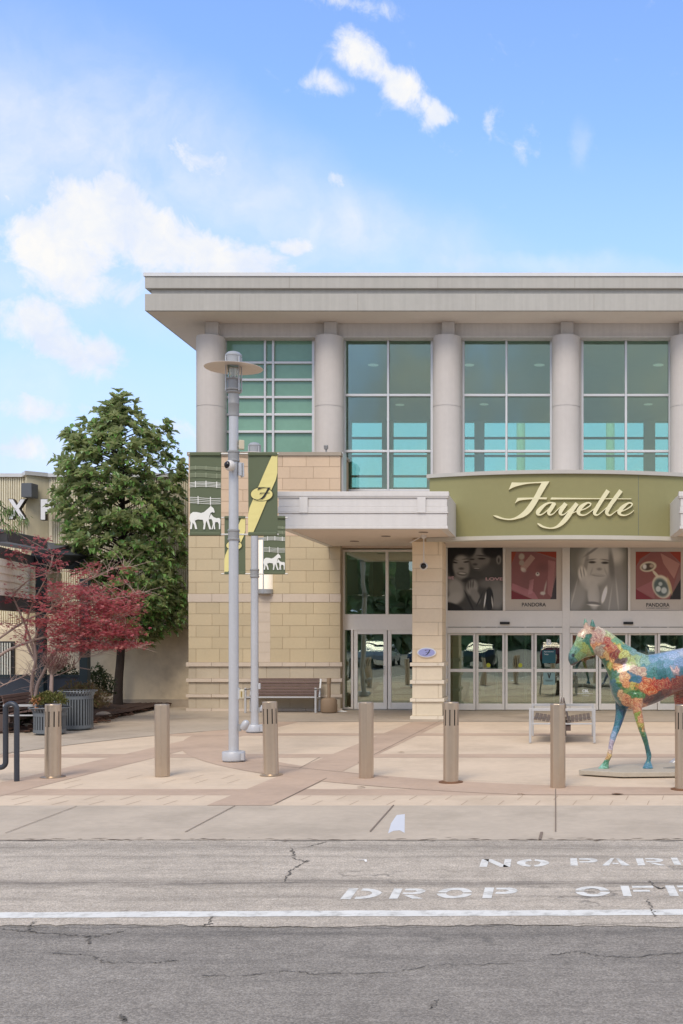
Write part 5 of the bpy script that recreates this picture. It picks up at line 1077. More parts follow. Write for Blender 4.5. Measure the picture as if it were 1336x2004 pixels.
# ------------------------------------------------------------------ planting bed, rocks
M_mulch = mat('bark_mulch', S(72, 52, 42), .95, var=.25, vscale=8, bump=.02, bscale=25)
bedp = [(-200, 1440), (0, 1437), (62, 1434), (130, 1428), (182, 1411), (212, 1404), (245, 1398), (275, 1392), (296, 1388.5)]
g = [G(*p) for p in bedp]; mb = MB(); rr = random.Random(9)
front = []
for a, b in zip(g, g[1:]):
    for i in range(8): front.append(a.lerp(b, i / 8) + Vector((rr.uniform(-.03, .03), rr.uniform(-.05, .05), 0)))
front.append(g[-1]); n = len(front); rows = 6; vs = []
for j in range(rows + 1):
    for i, p in enumerate(front):
        q = p.lerp(Vector((p.x - .2, 29.77, 0)), j / rows); h = .034 if j == 0 else .05 + .07 * math.sin(min(j / 2, 1) * 1.5) + rr.uniform(-.015, .02); vs.append((q.x, q.y, h))
mb.add(vs, [(j * n + i, j * n + i + 1, (j + 1) * n + i + 1, (j + 1) * n + i) for j in range(rows) for i in range(n - 1)], 0, True); mb.build('planting_bed', M_mulch, kind='structure')
mb = MB()                                              # loose bark chips
for i in range(900):
    a = rr.choice(front); y = a.y + rr.uniform(-.12, 2.2) ** 1; p = Vector((a.x + rr.uniform(-.3, .3), min(y, 29.6), rr.uniform(.05, .12) if y > a.y + .1 else .045)); s_ = rr.uniform(.02, .06); M_ = Matrix.Rotation(rr.uniform(0, 6), 3, 'Z') @ Matrix.Rotation(rr.uniform(-.6, .6), 3, 'X'); mb.obox(p, s_ * 2, s_, .012, M_)
tag(mb.build('bark_chips', mat('bark_chip', S(84, 58, 44), .95, island=.35), kind='stuff'), 'dark bark chips on the planting bed', 'mulch')
def rock(px, yb, wpx, hpx, lb, seed, dep=.7):
    Y = 4410 / (yb - HY); X = PX(px, Y); s_ = wpx / 2 * Y / F; h = hpx * Y / F; r = random.Random(seed); bm = bmesh.new(); bmesh.ops.create_icosphere(bm, subdivisions=3, radius=1)
    ph = [r.uniform(0, 6) for _ in range(6)]
    for v in bm.verts:
        c = v.co.copy(); f = 1 + .14 * math.sin(3 * c.x + ph[0]) + .1 * math.sin(5 * c.y + ph[1]) + .08 * math.sin(6 * c.z + 3 * c.x + ph[2]); v.co = Vector((c.x * f * s_, c.y * f * s_ * dep, max(c.z * f, -.3) * h * .75 + h * .2))
    me = bpy.data.meshes.new('rock'); bm.to_mesh(me); bm.free(); me.materials.append(mat('grey_rock', S(160, 148, 134), .9, var=.12, vscale=6, bump=.006, bscale=18)); me.polygons.foreach_set('use_smooth', [True] * len(me.polygons))
    o = bpy.data.objects.new('rock', me); C.objects.link(o); o.location = (X, Y + s_ * .5, .04); return tag(o, lb, 'rock', 'rocks in the planting bed')
rock(196, 1409, 36, 13, 'rounded pale rock at the front of the mulch bed beside the litter bin', 1); rock(219, 1396, 34, 5, 'flat pale rock lying on the mulch before the magnolia trunk', 4); rock(50, 1428, 18, 10, 'small pale rock below the left bench', 6)

# ------------------------------------------------------------------ plants
M_bark = mat('dark_bark', S(62, 52, 46), .95, var=.2, vscale=8, bump=.01, bscale=30); M_bark2 = mat('grey_maple_bark', S(176, 152, 140), .85, var=.12, vscale=8, bump=.004, bscale=40)
M_mag = leafmat('magnolia_leaf', [S(106, 148, 74), S(126, 170, 88), S(152, 190, 114), S(110, 156, 76), S(186, 208, 158), S(82, 122, 64), S(138, 180, 100), S(168, 172, 110)], back=S(176, 182, 132), trans=.48, rough=.25)
M_red = leafmat('maple_leaf', [S(198, 108, 120), S(208, 110, 120), S(174, 86, 98), S(216, 136, 138), S(188, 108, 116), S(200, 104, 106), S(190, 134, 134), S(214, 144, 132)], trans=.5, rough=.6)
def rnd_dir(r, up=0.0):
    while 1:
        v = Vector((r.uniform(-1, 1), r.uniform(-1, 1), r.uniform(-1, 1) + up))
        if .1 < v.length < 1.3: return v.normalized()
def leaf(mb, p, d, l, w, droop, r, fold=.25):
    d = d.normalized(); s_ = d.cross(Vector((r.uniform(-.3, .3), r.uniform(-.3, .3), 1)));
    if s_.length < .05: s_ = Vector((1, 0, 0))
    s_.normalize(); up = s_.cross(d); m_ = p + d * l * .5 + up * l * .05; t = p + d * l - Vector((0, 0, droop * l))
    f = up * (w * fold)
    mb.add([p, p + d * l * .35 + s_ * w * .5 + f, m_ + d * l * .12 + s_ * w * .42 + f - Vector((0, 0, droop * l * .3)), t, m_ + d * l * .12 - s_ * w * .42 + f - Vector((0, 0, droop * l * .3)), p + d * l * .35 - s_ * w * .5 + f, m_ - Vector((0, 0, droop * l * .2))],
           [(0, 1, 6), (1, 2, 6), (2, 3, 6), (3, 4, 6), (4, 5, 6), (5, 0, 6)], 0, False)
def curve_pts(a, b, r, bend=.15, n=5):
    L_ = (b - a).length; k = Vector((r.uniform(-1, 1), r.uniform(-1, 1), r.uniform(-.3, 1))) * L_ * bend
    return [a.lerp(b, i / n) + k * math.sin(math.pi * i / n) for i in range(n + 1)]

def magnolia():
    r = random.Random(21); Y0 = 29.2; k = Y0 / F; base = Vector((PX(230, 29.2), 29.2, .05))
    tr = thing('magnolia_tree', 'tall conical evergreen tree with glossy green leaves and dark trunk against the cream wall', 'tree', tuple(base))
    prof = [(768, 226, 246), (785, 205, 266), (800, 196, 272), (815, 194, 266), (830, 192, 274), (845, 188, 300), (860, 170, 316), (880, 138, 324), (900, 134, 330), (925, 120, 336), (945, 120, 352), (970, 118, 358), (995, 116, 361), (1020, 124, 358), (1050, 126, 352), (1080, 126, 356), (1110, 150, 366), (1140, 168, 366), (1170, 190, 366), (1200, 202, 366), (1225, 210, 350), (1250, 222, 306), (1272, 238, 284)]
    def width(y):
        for a, b in zip(prof, prof[1:]):
            if a[0] <= y <= b[0]: t = (y - a[0]) / (b[0] - a[0]); return a[1] + (b[1] - a[1]) * t, a[2] + (b[2] - a[2]) * t
        return None
    top = P(234, 790, Y0); trunk = [base, P(232, 1330, Y0), P(236, 1280, Y0), P(238, 1200, Y0), P(236, 1100, Y0 + .05), P(240, 1000, Y0), P(238, 900, Y0), top]
    wb = MB(); wb.tube(smooth_pts([tuple(p) for p in trunk], 3), [.15, .13, .12, .115, .11, .108, .105, .1, .1, .095, .09, .085, .08, .075, .07, .06, .055, .05, .04, .03, .02, .012][:22], 12)
    fb = MB(); tips = []
    # sub-clumps
    for i in range(325):
        y = r.uniform(806, 1258); w_ = width(y)
        if r.random() > (w_[1] - w_[0]) / 270 + .12: continue
        u = r.uniform(-1, 1); u = math.copysign(abs(u) ** .75, u); x = (w_[0] + w_[1]) / 2 + u * max((w_[1] - w_[0]) / 2 - 19, 4)
        hw = (w_[1] - w_[0]) / 2 * k; dmax = math.sqrt(max(1 - u * u, 0)) * min(hw, 1.5); Yd_ = Y0 + r.choice((-1, -1, -1, -1, 1)) * dmax * r.uniform(.3, 1)
        Yd_ = min(Yd_, 31.2); 
        if Yd_ > 29.5 and y > 1215: Yd_ = 29.3
        tips.append(P(x, y, Y0) + Vector((0, Yd_ - Y0, 0)))
    for y, x in ((855, 137), (862, 144), (875, 150), (784, 236), (790, 230), (794, 242), (800, 224), (804, 248), (810, 234), (818, 212), (822, 256), (815, 240), (830, 182), (835, 318), (846, 322), (870, 322), (915, 350), (925, 356), (940, 345), (985, 112), (978, 118), (1060, 350), (1015, 356), (905, 124), (912, 130), (890, 322), (900, 332), (1035, 352), (1150, 362), (1165, 355), (1190, 362), (1205, 350)):
        tips.append(P(x, y, Y0 + r.uniform(-.4, .3)))
    for c in tips:
        zt = c.z - .1 - .25 * abs(c.x - base.x); zt = max(zt, 1.9); px_ = 234; a = Vector((base.x + .05, Y0, min(zt, 8.2))); wb.tube(curve_pts(a, c, r, .1, 4), [.022, .018, .013, .010, .006], 5, caps=False)
        for q in range(r.randint(5, 8)):
            o = c + rnd_dir(r) * r.uniform(.05, .36); out = (o - Vector((base.x, Y0, o.z - .6))).normalized(); ax = (out + rnd_dir(r) * .5 + Vector((0, 0, .35))).normalized()
            if 1080 + F * o.x / o.y > 356: o.x = PX(356, o.y) - r.uniform(0, .1)
            wb.tube([c, o], [.007, .004], 4, caps=False)
            for l in range(r.randint(7, 10)):
                a_ = rnd_dir(r); d = (ax * .75 + (a_ - ax * a_.dot(ax)).normalized() * .9).normalized(); ll = r.uniform(.17, .27); leaf(fb, o + d * .01, d, ll, ll * .5, r.uniform(0, .35), r)
    wb.build('trunk', M_bark, tr); fb.build('crown', M_mag, tr)
magnolia()

def maple():
    r = random.Random(5); Y0 = 24.6; base = G(62, 1402 + 13); base = Vector((PX(62, Y0), Y0, .08)); tr = thing('japanese_maple', 'red-leaved maple with many pale grey stems in front of the pavilion', 'tree', tuple(base))
    wb = MB(); fb = MB()
    def st(pts, r0, r1, dy=0):
        q = smooth_pts([tuple(P(x, y, Y0 + d)) for x, y, d in pts], 5); n = len(q); wb.tube(q, [r0 + (r1 - r0) * i / (n - 1) for i in range(n)], 8, caps=False); return q
    stems = [st([(61, 1404, 0), (60, 1370, 0), (64, 1320, .0), (69, 1295, .05), (62, 1262, .1), (50, 1225, .1), (30, 1180, .1), (5, 1130, 0)], .05, .015),
             st([(64, 1404, 0), (72, 1345, -.1), (84, 1318, -.15), (96, 1295, -.2), (120, 1265, -.3), (160, 1240, -.4), (215, 1215, -.5), (255, 1200, -.5)], .042, .012),
             st([(64, 1320, 0), (70, 1290, -.1), (68, 1255, -.1), (80, 1220, -.2), (110, 1180, -.2), (150, 1145, -.3), (190, 1125, -.3)], .036, .01),
             st([(69, 1295, 0), (58, 1275, .2), (52, 1258, .3), (50, 1240, .3), (60, 1190, .3), (90, 1130, .3), (105, 1085, .3)], .03, .008),
             st([(-60, 1330, 0), (0, 1282, -.1), (40, 1262, -.1), (90, 1246, -.2), (150, 1232, -.2), (200, 1236, -.3)], .04, .01),
             st([(-60, 1290, .2), (0, 1248, .1), (50, 1215, 0), (100, 1190, 0), (140, 1172, 0), (180, 1170, 0)], .032, .008),
             st([(-50, 1240, .2), (10, 1180, .1), (50, 1140, 0), (75, 1128, 0), (120, 1118, 0)], .026, .006),
             st([(-40, 1372, -.3), (0, 1344, -.4), (36, 1328, -.4), (60, 1316, -.4), (85, 1302, -.5)], .016, .006),
             st([(106, 1323, -.3), (125, 1316, -.3), (140, 1306, -.3), (155, 1290, -.3), (162, 1285, -.3), (190, 1281, -.3), (213, 1264, -.3)], .012, .005),
             st([(100, 1250, -.2), (150, 1252, -.3), (190, 1262, -.4), (240, 1266, -.4), (275, 1268, -.4)], .014, .004),
             st([(110, 1180, -.2), (170, 1180, -.4), (220, 1172, -.4), (262, 1165, -.4), (285, 1158, -.4)], .014, .004), st([(150, 1145, -.2), (190, 1128, -.3), (225, 1112, -.3), (262, 1108, -.3)], .012, .004)]
    nodes = [Vector(p) for s_ in stems for p in s_[4:]]
    pads = [(215, 1205, 62, 22, 46), (235, 1235, 44, 14, 40), (180, 1235, 60, 16, 46), (250, 1185, 34, 14, 24), (165, 1195, 55, 22, 36), (255, 1262, 30, 6, 18), (200, 1262, 44, 8, 20), (150, 1262, 44, 12, 22), (130, 1225, 50, 20, 26), (195, 1160, 44, 16, 22), (150, 1160, 44, 20, 20), (110, 1190, 46, 26, 18), (245, 1140, 30, 10, 6), (275, 1162, 18, 6, 5), (190, 1112, 24, 10, 8), (165, 1122, 24, 12, 8), (120, 1140, 30, 16, 9), (125, 1090, 18, 14, 6), (60, 1120, 50, 24, 14), (30, 1090, 36, 22, 12), (70, 1082, 26, 12, 8), (112, 1055, 8, 10, 3), (80, 1058, 18, 8, 4), (40, 1045, 30, 8, 5), (20, 1160, 40, 26, 10), (70, 1170, 40, 22, 12), (60, 1215, 50, 22, 10), (95, 1250, 40, 14, 11), (20, 1235, 40, 20, 5), (128, 1105, 14, 12, 5), (250, 1112, 16, 12, 4), (100, 1275, 30, 6, 5)]
    for (x, y, rx, ry, n) in pads:
        for i in range(int(n * (2.2 if x > 125 and y > 1150 else .95))):
            a = r.uniform(0, 6.28); q = math.sqrt(r.random()); px_ = x + rx * q * math.cos(a); py_ = y + ry * q * math.sin(a); dd = -.35 + r.uniform(-.6, .7) * min(1, rx / 40)
            c = P(px_, py_, Y0) + Vector((0, dd, 0)); nn = min(nodes, key=lambda p: (p - c).length_squared)
            if r.random() < .55: wb.tube(curve_pts(nn, c, r, .12, 3), [.006, .0045, .003, .0018], 4, caps=False)
            for k_ in range(r.randint(7, 11)):
                o = c + Vector((r.gauss(0, .085), r.gauss(0, .085), r.gauss(0, .035))); d = Vector((r.uniform(-1, 1), r.uniform(-1, 1), r.uniform(-.5, .15)))
                s0 = r.uniform(.04, .062)                  # palmate leaf: five narrow lobes
                d.normalize(); s_ = d.cross(Vector((r.uniform(-.4, .4), r.uniform(-.4, .4), 1))).normalized(); vs = [tuple(o)]; fs = []
                for m_, an in enumerate((-68, -36, 0, 36, 68)):
                    dir_ = d * math.cos(R(an)) + s_ * math.sin(R(an)); L_ = s0 * (1.35 if m_ == 2 else 1.1 if m_ in (1, 3) else .8); pr = d.cross(s_).cross(dir_) * s0 * .17; md = o + dir_ * L_ * .5
                    b_ = len(vs); vs += [tuple(md + pr), tuple(o + dir_ * L_ - Vector((0, 0, L_ * .25))), tuple(md - pr)]; fs.append((0, b_, b_ + 1, b_ + 2))
                fb.add(vs, fs)
    for i in range(420):                                   # bare twigs
        a = r.choice(nodes); b = a + Vector((r.uniform(-.5, .5), r.uniform(-.2, .2), r.uniform(-.15, .5))); wb.tube(curve_pts(a, b, r, .15, 3), [.006, .004, .003, .0015], 4, caps=False)
    wb.build('trunk', M_bark2, tr); fb.build('crown', M_red, tr)
maple()

def shrub(name, lb, px, yb, Y, hw, h, dp, n, m, ll, ratio, seed, grass=False, z0=.05, cat='shrub', twig=True):
    r = random.Random(seed); X = PX(px, Y); t = thing(name, lb, cat, (X, Y, z0)); fb = MB(); wb = MB(); c0 = Vector((X, Y, z0))
    for i in range(n):
        th = r.uniform(0, 6.28); ph = math.acos(r.uniform(-.1, 1)); q = r.uniform(.7, 1) * (1 + .18 * math.sin(th * 3 + seed) * math.sin(ph * 4) + .1 * math.sin(th * 7)); p = c0 + Vector((hw * q * math.sin(ph) * math.cos(th), dp * q * math.sin(ph) * math.sin(th), h * .42 + h * .58 * q * math.cos(ph)))
        if p.z < z0: p.z = z0 + r.uniform(0, .1)
        o = (p - c0 - Vector((0, 0, h * .35))).normalized(); d = o + rnd_dir(r) * .7 + Vector((0, 0, .3 if not grass else .9))
        for k_ in range(4): L_ = ll * r.uniform(.7, 1.3); leaf(fb, p + rnd_dir(r) * ll * .4, d + rnd_dir(r) * .8, L_, L_ * ratio, .1 if not grass else .35, r)
    for i in range(26 if twig else 0):
        a = c0 + Vector((r.uniform(-.1, .1) * hw, 0, 0)); wb.tube([a, c0 + Vector((r.uniform(-.7, .7) * hw, r.uniform(-.7, .7) * dp, h * r.uniform(.4, .85)))], [.012, .004], 5, caps=False)
    if twig: wb.build('stems', M_bark, t)
    fb.build('foliage', m, t); return t
M_dg = leafmat('dark_green_leaf', [S(36, 52, 24), S(52, 70, 34), S(44, 62, 28), S(66, 84, 40), S(70, 64, 40)], trans=.15, rough=.5)
M_mix = leafmat('brown_green_leaf', [S(120, 92, 74), S(104, 96, 62), S(132, 108, 80), S(96, 106, 56), S(124, 84, 72), S(112, 122, 66)], trans=.2, rough=.7)
M_yg = leafmat('yellow_green_leaf', [S(124, 124, 66), S(100, 112, 54), S(140, 134, 80), S(90, 98, 50), S(116, 104, 62)], trans=.2, rough=.5)
M_pk = leafmat('dull_pink_leaf', [S(142, 100, 98), S(126, 86, 84), S(160, 120, 112), S(138, 112, 100)], trans=.25, rough=.7)
shrub('green_shrub', 'dark green rounded shrub behind the fence post, left of the magnolia trunk', 188, 0, 27.4, .42, 1.15, .45, 900, M_dg, .05, .5, 3)
shrub('green_shrub', 'dark green clipped hedge mass behind the low fence', 128, 0, 27.6, .55, 1.18, .35, 900, M_dg, .05, .5, 4)
shrub('brown_shrub', 'brown and green twiggy mound behind the taller litter bin', 158, 0, 24.6, .60, .86, .5, 1500, M_mix, .05, .35, 5)
shrub('low_plant', 'low dark leafy plant in the bed under the left bench', 35, 0, 23.1, .32, .35, .25, 300, M_dg, .07, .4, 6)
tpl = shrub('potted_plant', 'yellow-green leafy plant spilling out of the lower slatted bin', 99, 0, bY, .33, .36, .3, 420, M_yg, .055, .45, 7, z0=.50, cat='plant')
r_ = random.Random(8); mb = MB()
for i in range(40): p = Vector((PX(82, bY) + r_.gauss(0, .06), bY - .2 + r_.gauss(0, .05), .70 + r_.gauss(0, .06))); leaf(mb, p, rnd_dir(r_), r_.uniform(.06, .1), .035, .2, r_)
mb.build('dry_leaves', leafmat('orange_dry_leaf', [S(196, 140, 100), S(176, 118, 80), S(210, 160, 120)], trans=.2), tpl)
# small sapling with feathery dull pink leaves
def sapling():
    r = random.Random(12); Y0 = 23.9; b0 = Vector((PX(100, Y0), Y0, .06)); t = thing('small_maple', 'small vase-shaped maple with dull pink leaves on a forked pale trunk', 'tree', tuple(b0)); wb = MB(); fb = MB()
    wb.tube([b0, P(100, 1345, Y0), P(101, 1318, Y0)], [.05, .042, .036], 8); f = P(101, 1322, Y0)
    for i in range(46):
        tp = P(r.uniform(84, 136), r.uniform(1270, 1306), Y0) + Vector((0, r.uniform(-.3, .3), 0)); c = curve_pts(f, tp, r, .08, 4); wb.tube(c, [.014, .01, .007, .004, .002], 5, caps=False)
        for p in c[2:]:
            for k_ in range(9): leaf(fb, p + rnd_dir(r) * .05, Vector((r.uniform(-.5, .5), r.uniform(-.5, .5), .8)), r.uniform(.05, .09), .012, 0, r)
    wb.build('trunk', M_bark2, t); fb.build('crown', M_pk, t)
sapling()
# drooping green branch entering at the left edge, from a tree standing outside the frame
def edge_tree():
    r = random.Random(31); Y0 = 23.5; b0 = Vector((PX(-190, Y0), Y0, .05)); t = thing('drooping_tree', 'tree outside the frame whose drooping green branch enters beside the letter X', 'tree', tuple(b0)); wb = MB(); fb = MB()
    wb.tube([b0, P(-185, 1200, Y0), P(-175, 1000, Y0), P(-165, 900, Y0)], [.16, .13, .09, .05], 10)
    for k_, (x0, y0, x1, y1) in enumerate([(-170, 960, 40, 1012), (-170, 980, 20, 1030), (-170, 940, 10, 996), (-170, 900, -80, 880), (-170, 930, -90, 930)]):
        c = [P(x0 + (x1 - x0) * i / 8, y0 + (y1 - y0) * (i / 8) ** 1.3 - 18 * math.sin(math.pi * i / 8), Y0 - .04 * i) for i in range(9)]; wb.tube(c, [.03 * (1 - i / 9) + .003 for i in range(9)], 6, caps=False)
        for p in c[4:] if k_ < 3 else c[2:]:
            for q in range(42): leaf(fb, p + Vector((r.uniform(-.16, .14), r.uniform(-.12, .12), r.uniform(-.1, .08))), Vector((r.uniform(-.2, .9), r.uniform(-.4, .4), r.uniform(-1.1, -.2))), r.uniform(.1, .18), .022, .2, r)
    wb.build('trunk', M_bark, t); fb.build('crown', leafmat('fresh_green_leaf', [S(84, 112, 50), S(104, 132, 66), S(70, 96, 44), S(120, 142, 84)], trans=.2), t)
edge_tree()

# ------------------------------------------------------------------ painted horse statue on its plinth
M_slab = mat('plinth_concrete', S(178, 168, 152), .9, var=.08, vscale=3, bump=.003, bscale=40, dirt=S(140, 130, 116), dscale=3, damt=.5)
sp = [(.386, 15.58), (1.0, 15.29), (2.9, 15.45), (3.3, 16.0), (2.6, 16.75), (.85, 16.17)]
t = thing('plinth', 'flat six-sided concrete plinth under the painted horse', 'plinth', (1.6, 16, 0))
mb = MB(); mb.prism([(x, y, .024) for x, y in sp], (0, 0, .068)); o = mb.build('slab', M_slab, t, bevel=.008)
mb = MB()
for i, (x, y) in enumerate([(.7, 15.62), (1.15, 15.45), (2.2, 15.6), (2.8, 16.2), (1.1, 16.1)]): mb.box(x - .09, x + .09, y - .06, y + .06, .008, .024)
mb.build('shim', M_joint, t)
MB().prism([(1.63, 15.75, .0925), (2.1, 15.62, .0925), (2.6, 15.7, .0925), (2.5, 16.0, .0925), (1.9, 15.95, .0925)], (0, 0, .012)).build('plate', mat('steel_plate', S(150, 146, 140), .5, .3, var=.08), t)

def horse():
    t = thing('horse_statue', 'life-size walking horse statue painted in teal, yellow, orange and red patterns', 'statue', (1.9, 15.95, .092))
    yc = lambda px: 15.82 + (px - 1225) * .0022
    mb = MB(); K = 24
    def loft(st, dy=None, sq=1.0):
        rings = []
        for s_ in st:
            if len(s_) == 5: ux, uy, lx, ly, w_ = s_; Yv = yc((ux + lx) / 2)
            else: ux, uy, lx, ly, w_, Yv = s_
            a = P(ux, uy, Yv); b = P(lx, ly, Yv); c = (a + b) / 2; h = (a - b) / 2
            rings.append([c + h * math.cos(2 * math.pi * i / K) + Vector((0, w_ * math.sin(2 * math.pi * i / K), 0)) for i in range(K)])
        vs = [p for rg in rings for p in rg]; n = len(rings)
        fs = [(j * K + i, j * K + (i + 1) % K, (j + 1) * K + (i + 1) % K, (j + 1) * K + i) for j in range(n - 1) for i in range(K)] + [tuple(range(K))[::-1], tuple((n - 1) * K + i for i in range(K))]
        mb.add(vs, fs)
    def dens(st, n=4): return smooth_pts([tuple(s_) for s_ in st], n)
    loft(dens([(1194, 1322, 1192, 1338, .05), (1202, 1304, 1197, 1358, .15), (1214, 1294, 1208, 1377, .20), (1228, 1286, 1222, 1388, .235), (1246, 1281, 1245, 1389, .265), (1268, 1281, 1270, 1381, .29), (1292, 1277, 1295, 1371, .31), (1320, 1271, 1318, 1359, .315), (1350, 1266, 1348, 1350, .30), (1380, 1268, 1380, 1345, .29), (1405, 1276, 1405, 1348, .27), (1424, 1290, 1420, 1350, .2), (1433, 1310, 1428, 1336, .09)]))
    loft(dens([(1272, 1284, 1212, 1372, .15), (1256, 1278, 1200, 1352, .155), (1240, 1272, 1192, 1328, .135), (1222, 1261, 1186, 1312, .118), (1206, 1248, 1179, 1298, .102), (1190, 1237, 1172, 1287, .09), (1174, 1229, 1164, 1281, .082), (1164, 1226, 1158, 1276, .07)]))
    loft(dens([(1172, 1232, 1168, 1274, .05), (1160, 1224.5, 1164, 1282, .083), (1148, 1226, 1157, 1284.5, .10), (1137, 1231, 1149, 1286, .102), (1129.5, 1240, 1141, 1289, .088), (1126, 1252, 1135, 1293, .072), (1120.5, 1263, 1130, 1297, .064), (1115, 1273, 1126, 1301, .062), (1111.8, 1282, 1121, 1303, .058), (1111.5, 1291, 1116, 1302, .038)]))
    for bx_, by_, tx, ty, Yv in ((1147, 1229, 1144.6, 1211.5, yc(1145) + .05), (1160, 1230, 1158.8, 1213, yc(1160) - .05)):
        loft([(bx_ - 5.4, by_, bx_ + 5.4, by_, .04, Yv), (bx_ - 6, by_ - 5, bx_ + 5.2, by_ - 5, .038, Yv), (bx_ - 5.2, by_ - 10, bx_ + 3.4, by_ - 10, .03, Yv), (tx - 1.5, ty - 1, tx + 1.5, ty - 1, .012, Yv)])
    cv = lambda x: 1090 + x / 5.431
    cw = lambda y: 1190 + y / 5.431
    def leg(st): loft(dens([(cv(a), cw(y + sl), cv(b), cw(y - sl * 0), w_, Yv) for a, b, y, w_, Yv, sl in st], 3))
    leg([(600, 800, 880, .10, 15.93, 0), (612, 780, 960, .11, 15.92, 0), (618, 762, 1040, .095, 15.9, 0), (620, 735, 1110, .078, 15.88, 0), (610, 703, 1200, .064, 15.85, 0), (588, 668, 1290, .055, 15.82, 0), (566, 640, 1350, .054, 15.8, 0), (556, 622, 1400, .05, 15.79, 0), (546, 600, 1460, .036, 15.77, 0), (536, 590, 1520, .034, 15.76, 0), (520, 582, 1575, .038, 15.75, 0), (505, 566, 1610, .042, 15.75, 0), (490, 552, 1636, .046, 15.75, 0), (470, 550, 1660, .056, 15.75, 0), (428, 552, 1708, .068, 15.75, 0)])
    leg([(760, 920, 900, .11, 15.70, 0), (780, 915, 980, .11, 15.70, 0), (795, 902, 1060, .095, 15.70, 0), (812, 910, 1130, .078, 15.71, 0), (838, 925, 1220, .062, 15.72, 0), (862, 936, 1290, .054, 15.73, 0), (882, 950, 1340, .052, 15.73, 0), (904, 966, 1400, .046, 15.74, 0), (922, 976, 1450, .036, 15.74, 0), (934, 988, 1500, .034, 15.74, 0), (944, 1003, 1550, .04, 15.75, 0), (950, 1002, 1590, .04, 15.75, 0), (946, 996, 1620, .038, 15.75, 0), (928, 1004, 1652, .054, 15.75, 0), (903, 1024, 1706, .068, 15.75, 0)])
    def hl(st): loft(dens(st, 3))
    hl([(1322, 1330, 1390, 1320, .10, 16.25), (1318, 1362, 1372, 1352, .11, 16.3), (1322, 1385, 1366, 1380, .09, 16.35), (1334, 1405, 1364, 1404, .07, 16.4), (1342, 1428, 1363, 1430, .05, 16.42), (1338, 1448, 1352, 1450, .036, 16.45), (1328, 1472, 1341, 1474, .035, 16.48), (1321, 1482, 1335, 1485, .04, 16.5), (1306, 1493, 1330, 1493, .065, 16.5)])
    hl([(1352, 1320, 1432, 1310, .12, 16.0), (1356, 1356, 1428, 1350, .13, 15.98), (1368, 1385, 1420, 1384, .1, 15.95), (1386, 1405, 1424, 1408, .075, 15.95), (1404, 1424, 1430, 1430, .055, 15.95), (1408, 1445, 1424, 1448, .038, 15.95), (1404, 1472, 1419, 1474, .036, 15.95), (1398, 1486, 1414, 1488, .042, 15.95), (1384, 1500, 1412, 1500, .068, 15.95)])
    loft(dens([(1420, 1282, 1430, 1296, .05, 16.2), (1438, 1300, 1446, 1306, .05, 16.2), (1436, 1350, 1452, 1352, .055, 16.2), (1432, 1400, 1450, 1402, .05, 16.2), (1434, 1430, 1442, 1430, .02, 16.2)]))
    # mane ridge
    loft(dens([(1168, 1224, 1172, 1234, .022), (1192, 1236, 1190, 1248, .03), (1210, 1249, 1206, 1262, .03), (1226, 1261, 1222, 1272, .03), (1246, 1272, 1242, 1284, .025)]))
    raw = mb.build('horse_raw', M_cream, t)
    m = raw.modifiers.new('r', 'REMESH'); m.mode = 'VOXEL'; m.voxel_size = .0105; s_ = raw.modifiers.new('s', 'SMOOTH'); s_.factor = .5; s_.iterations = 7
    dg = bpy.context.evaluated_depsgraph_get(); me = bpy.data.meshes.new_from_object(raw.evaluated_get(dg)); bpy.data.objects.remove(raw)
    me.name = 'body'; me.polygons.foreach_set('use_smooth', [True] * len(me.polygons)); o = bpy.data.objects.new('body', me); C.objects.link(o); o.parent = t; ORG[o.name] = ORG[t.name]
    org = ORG[t.name]
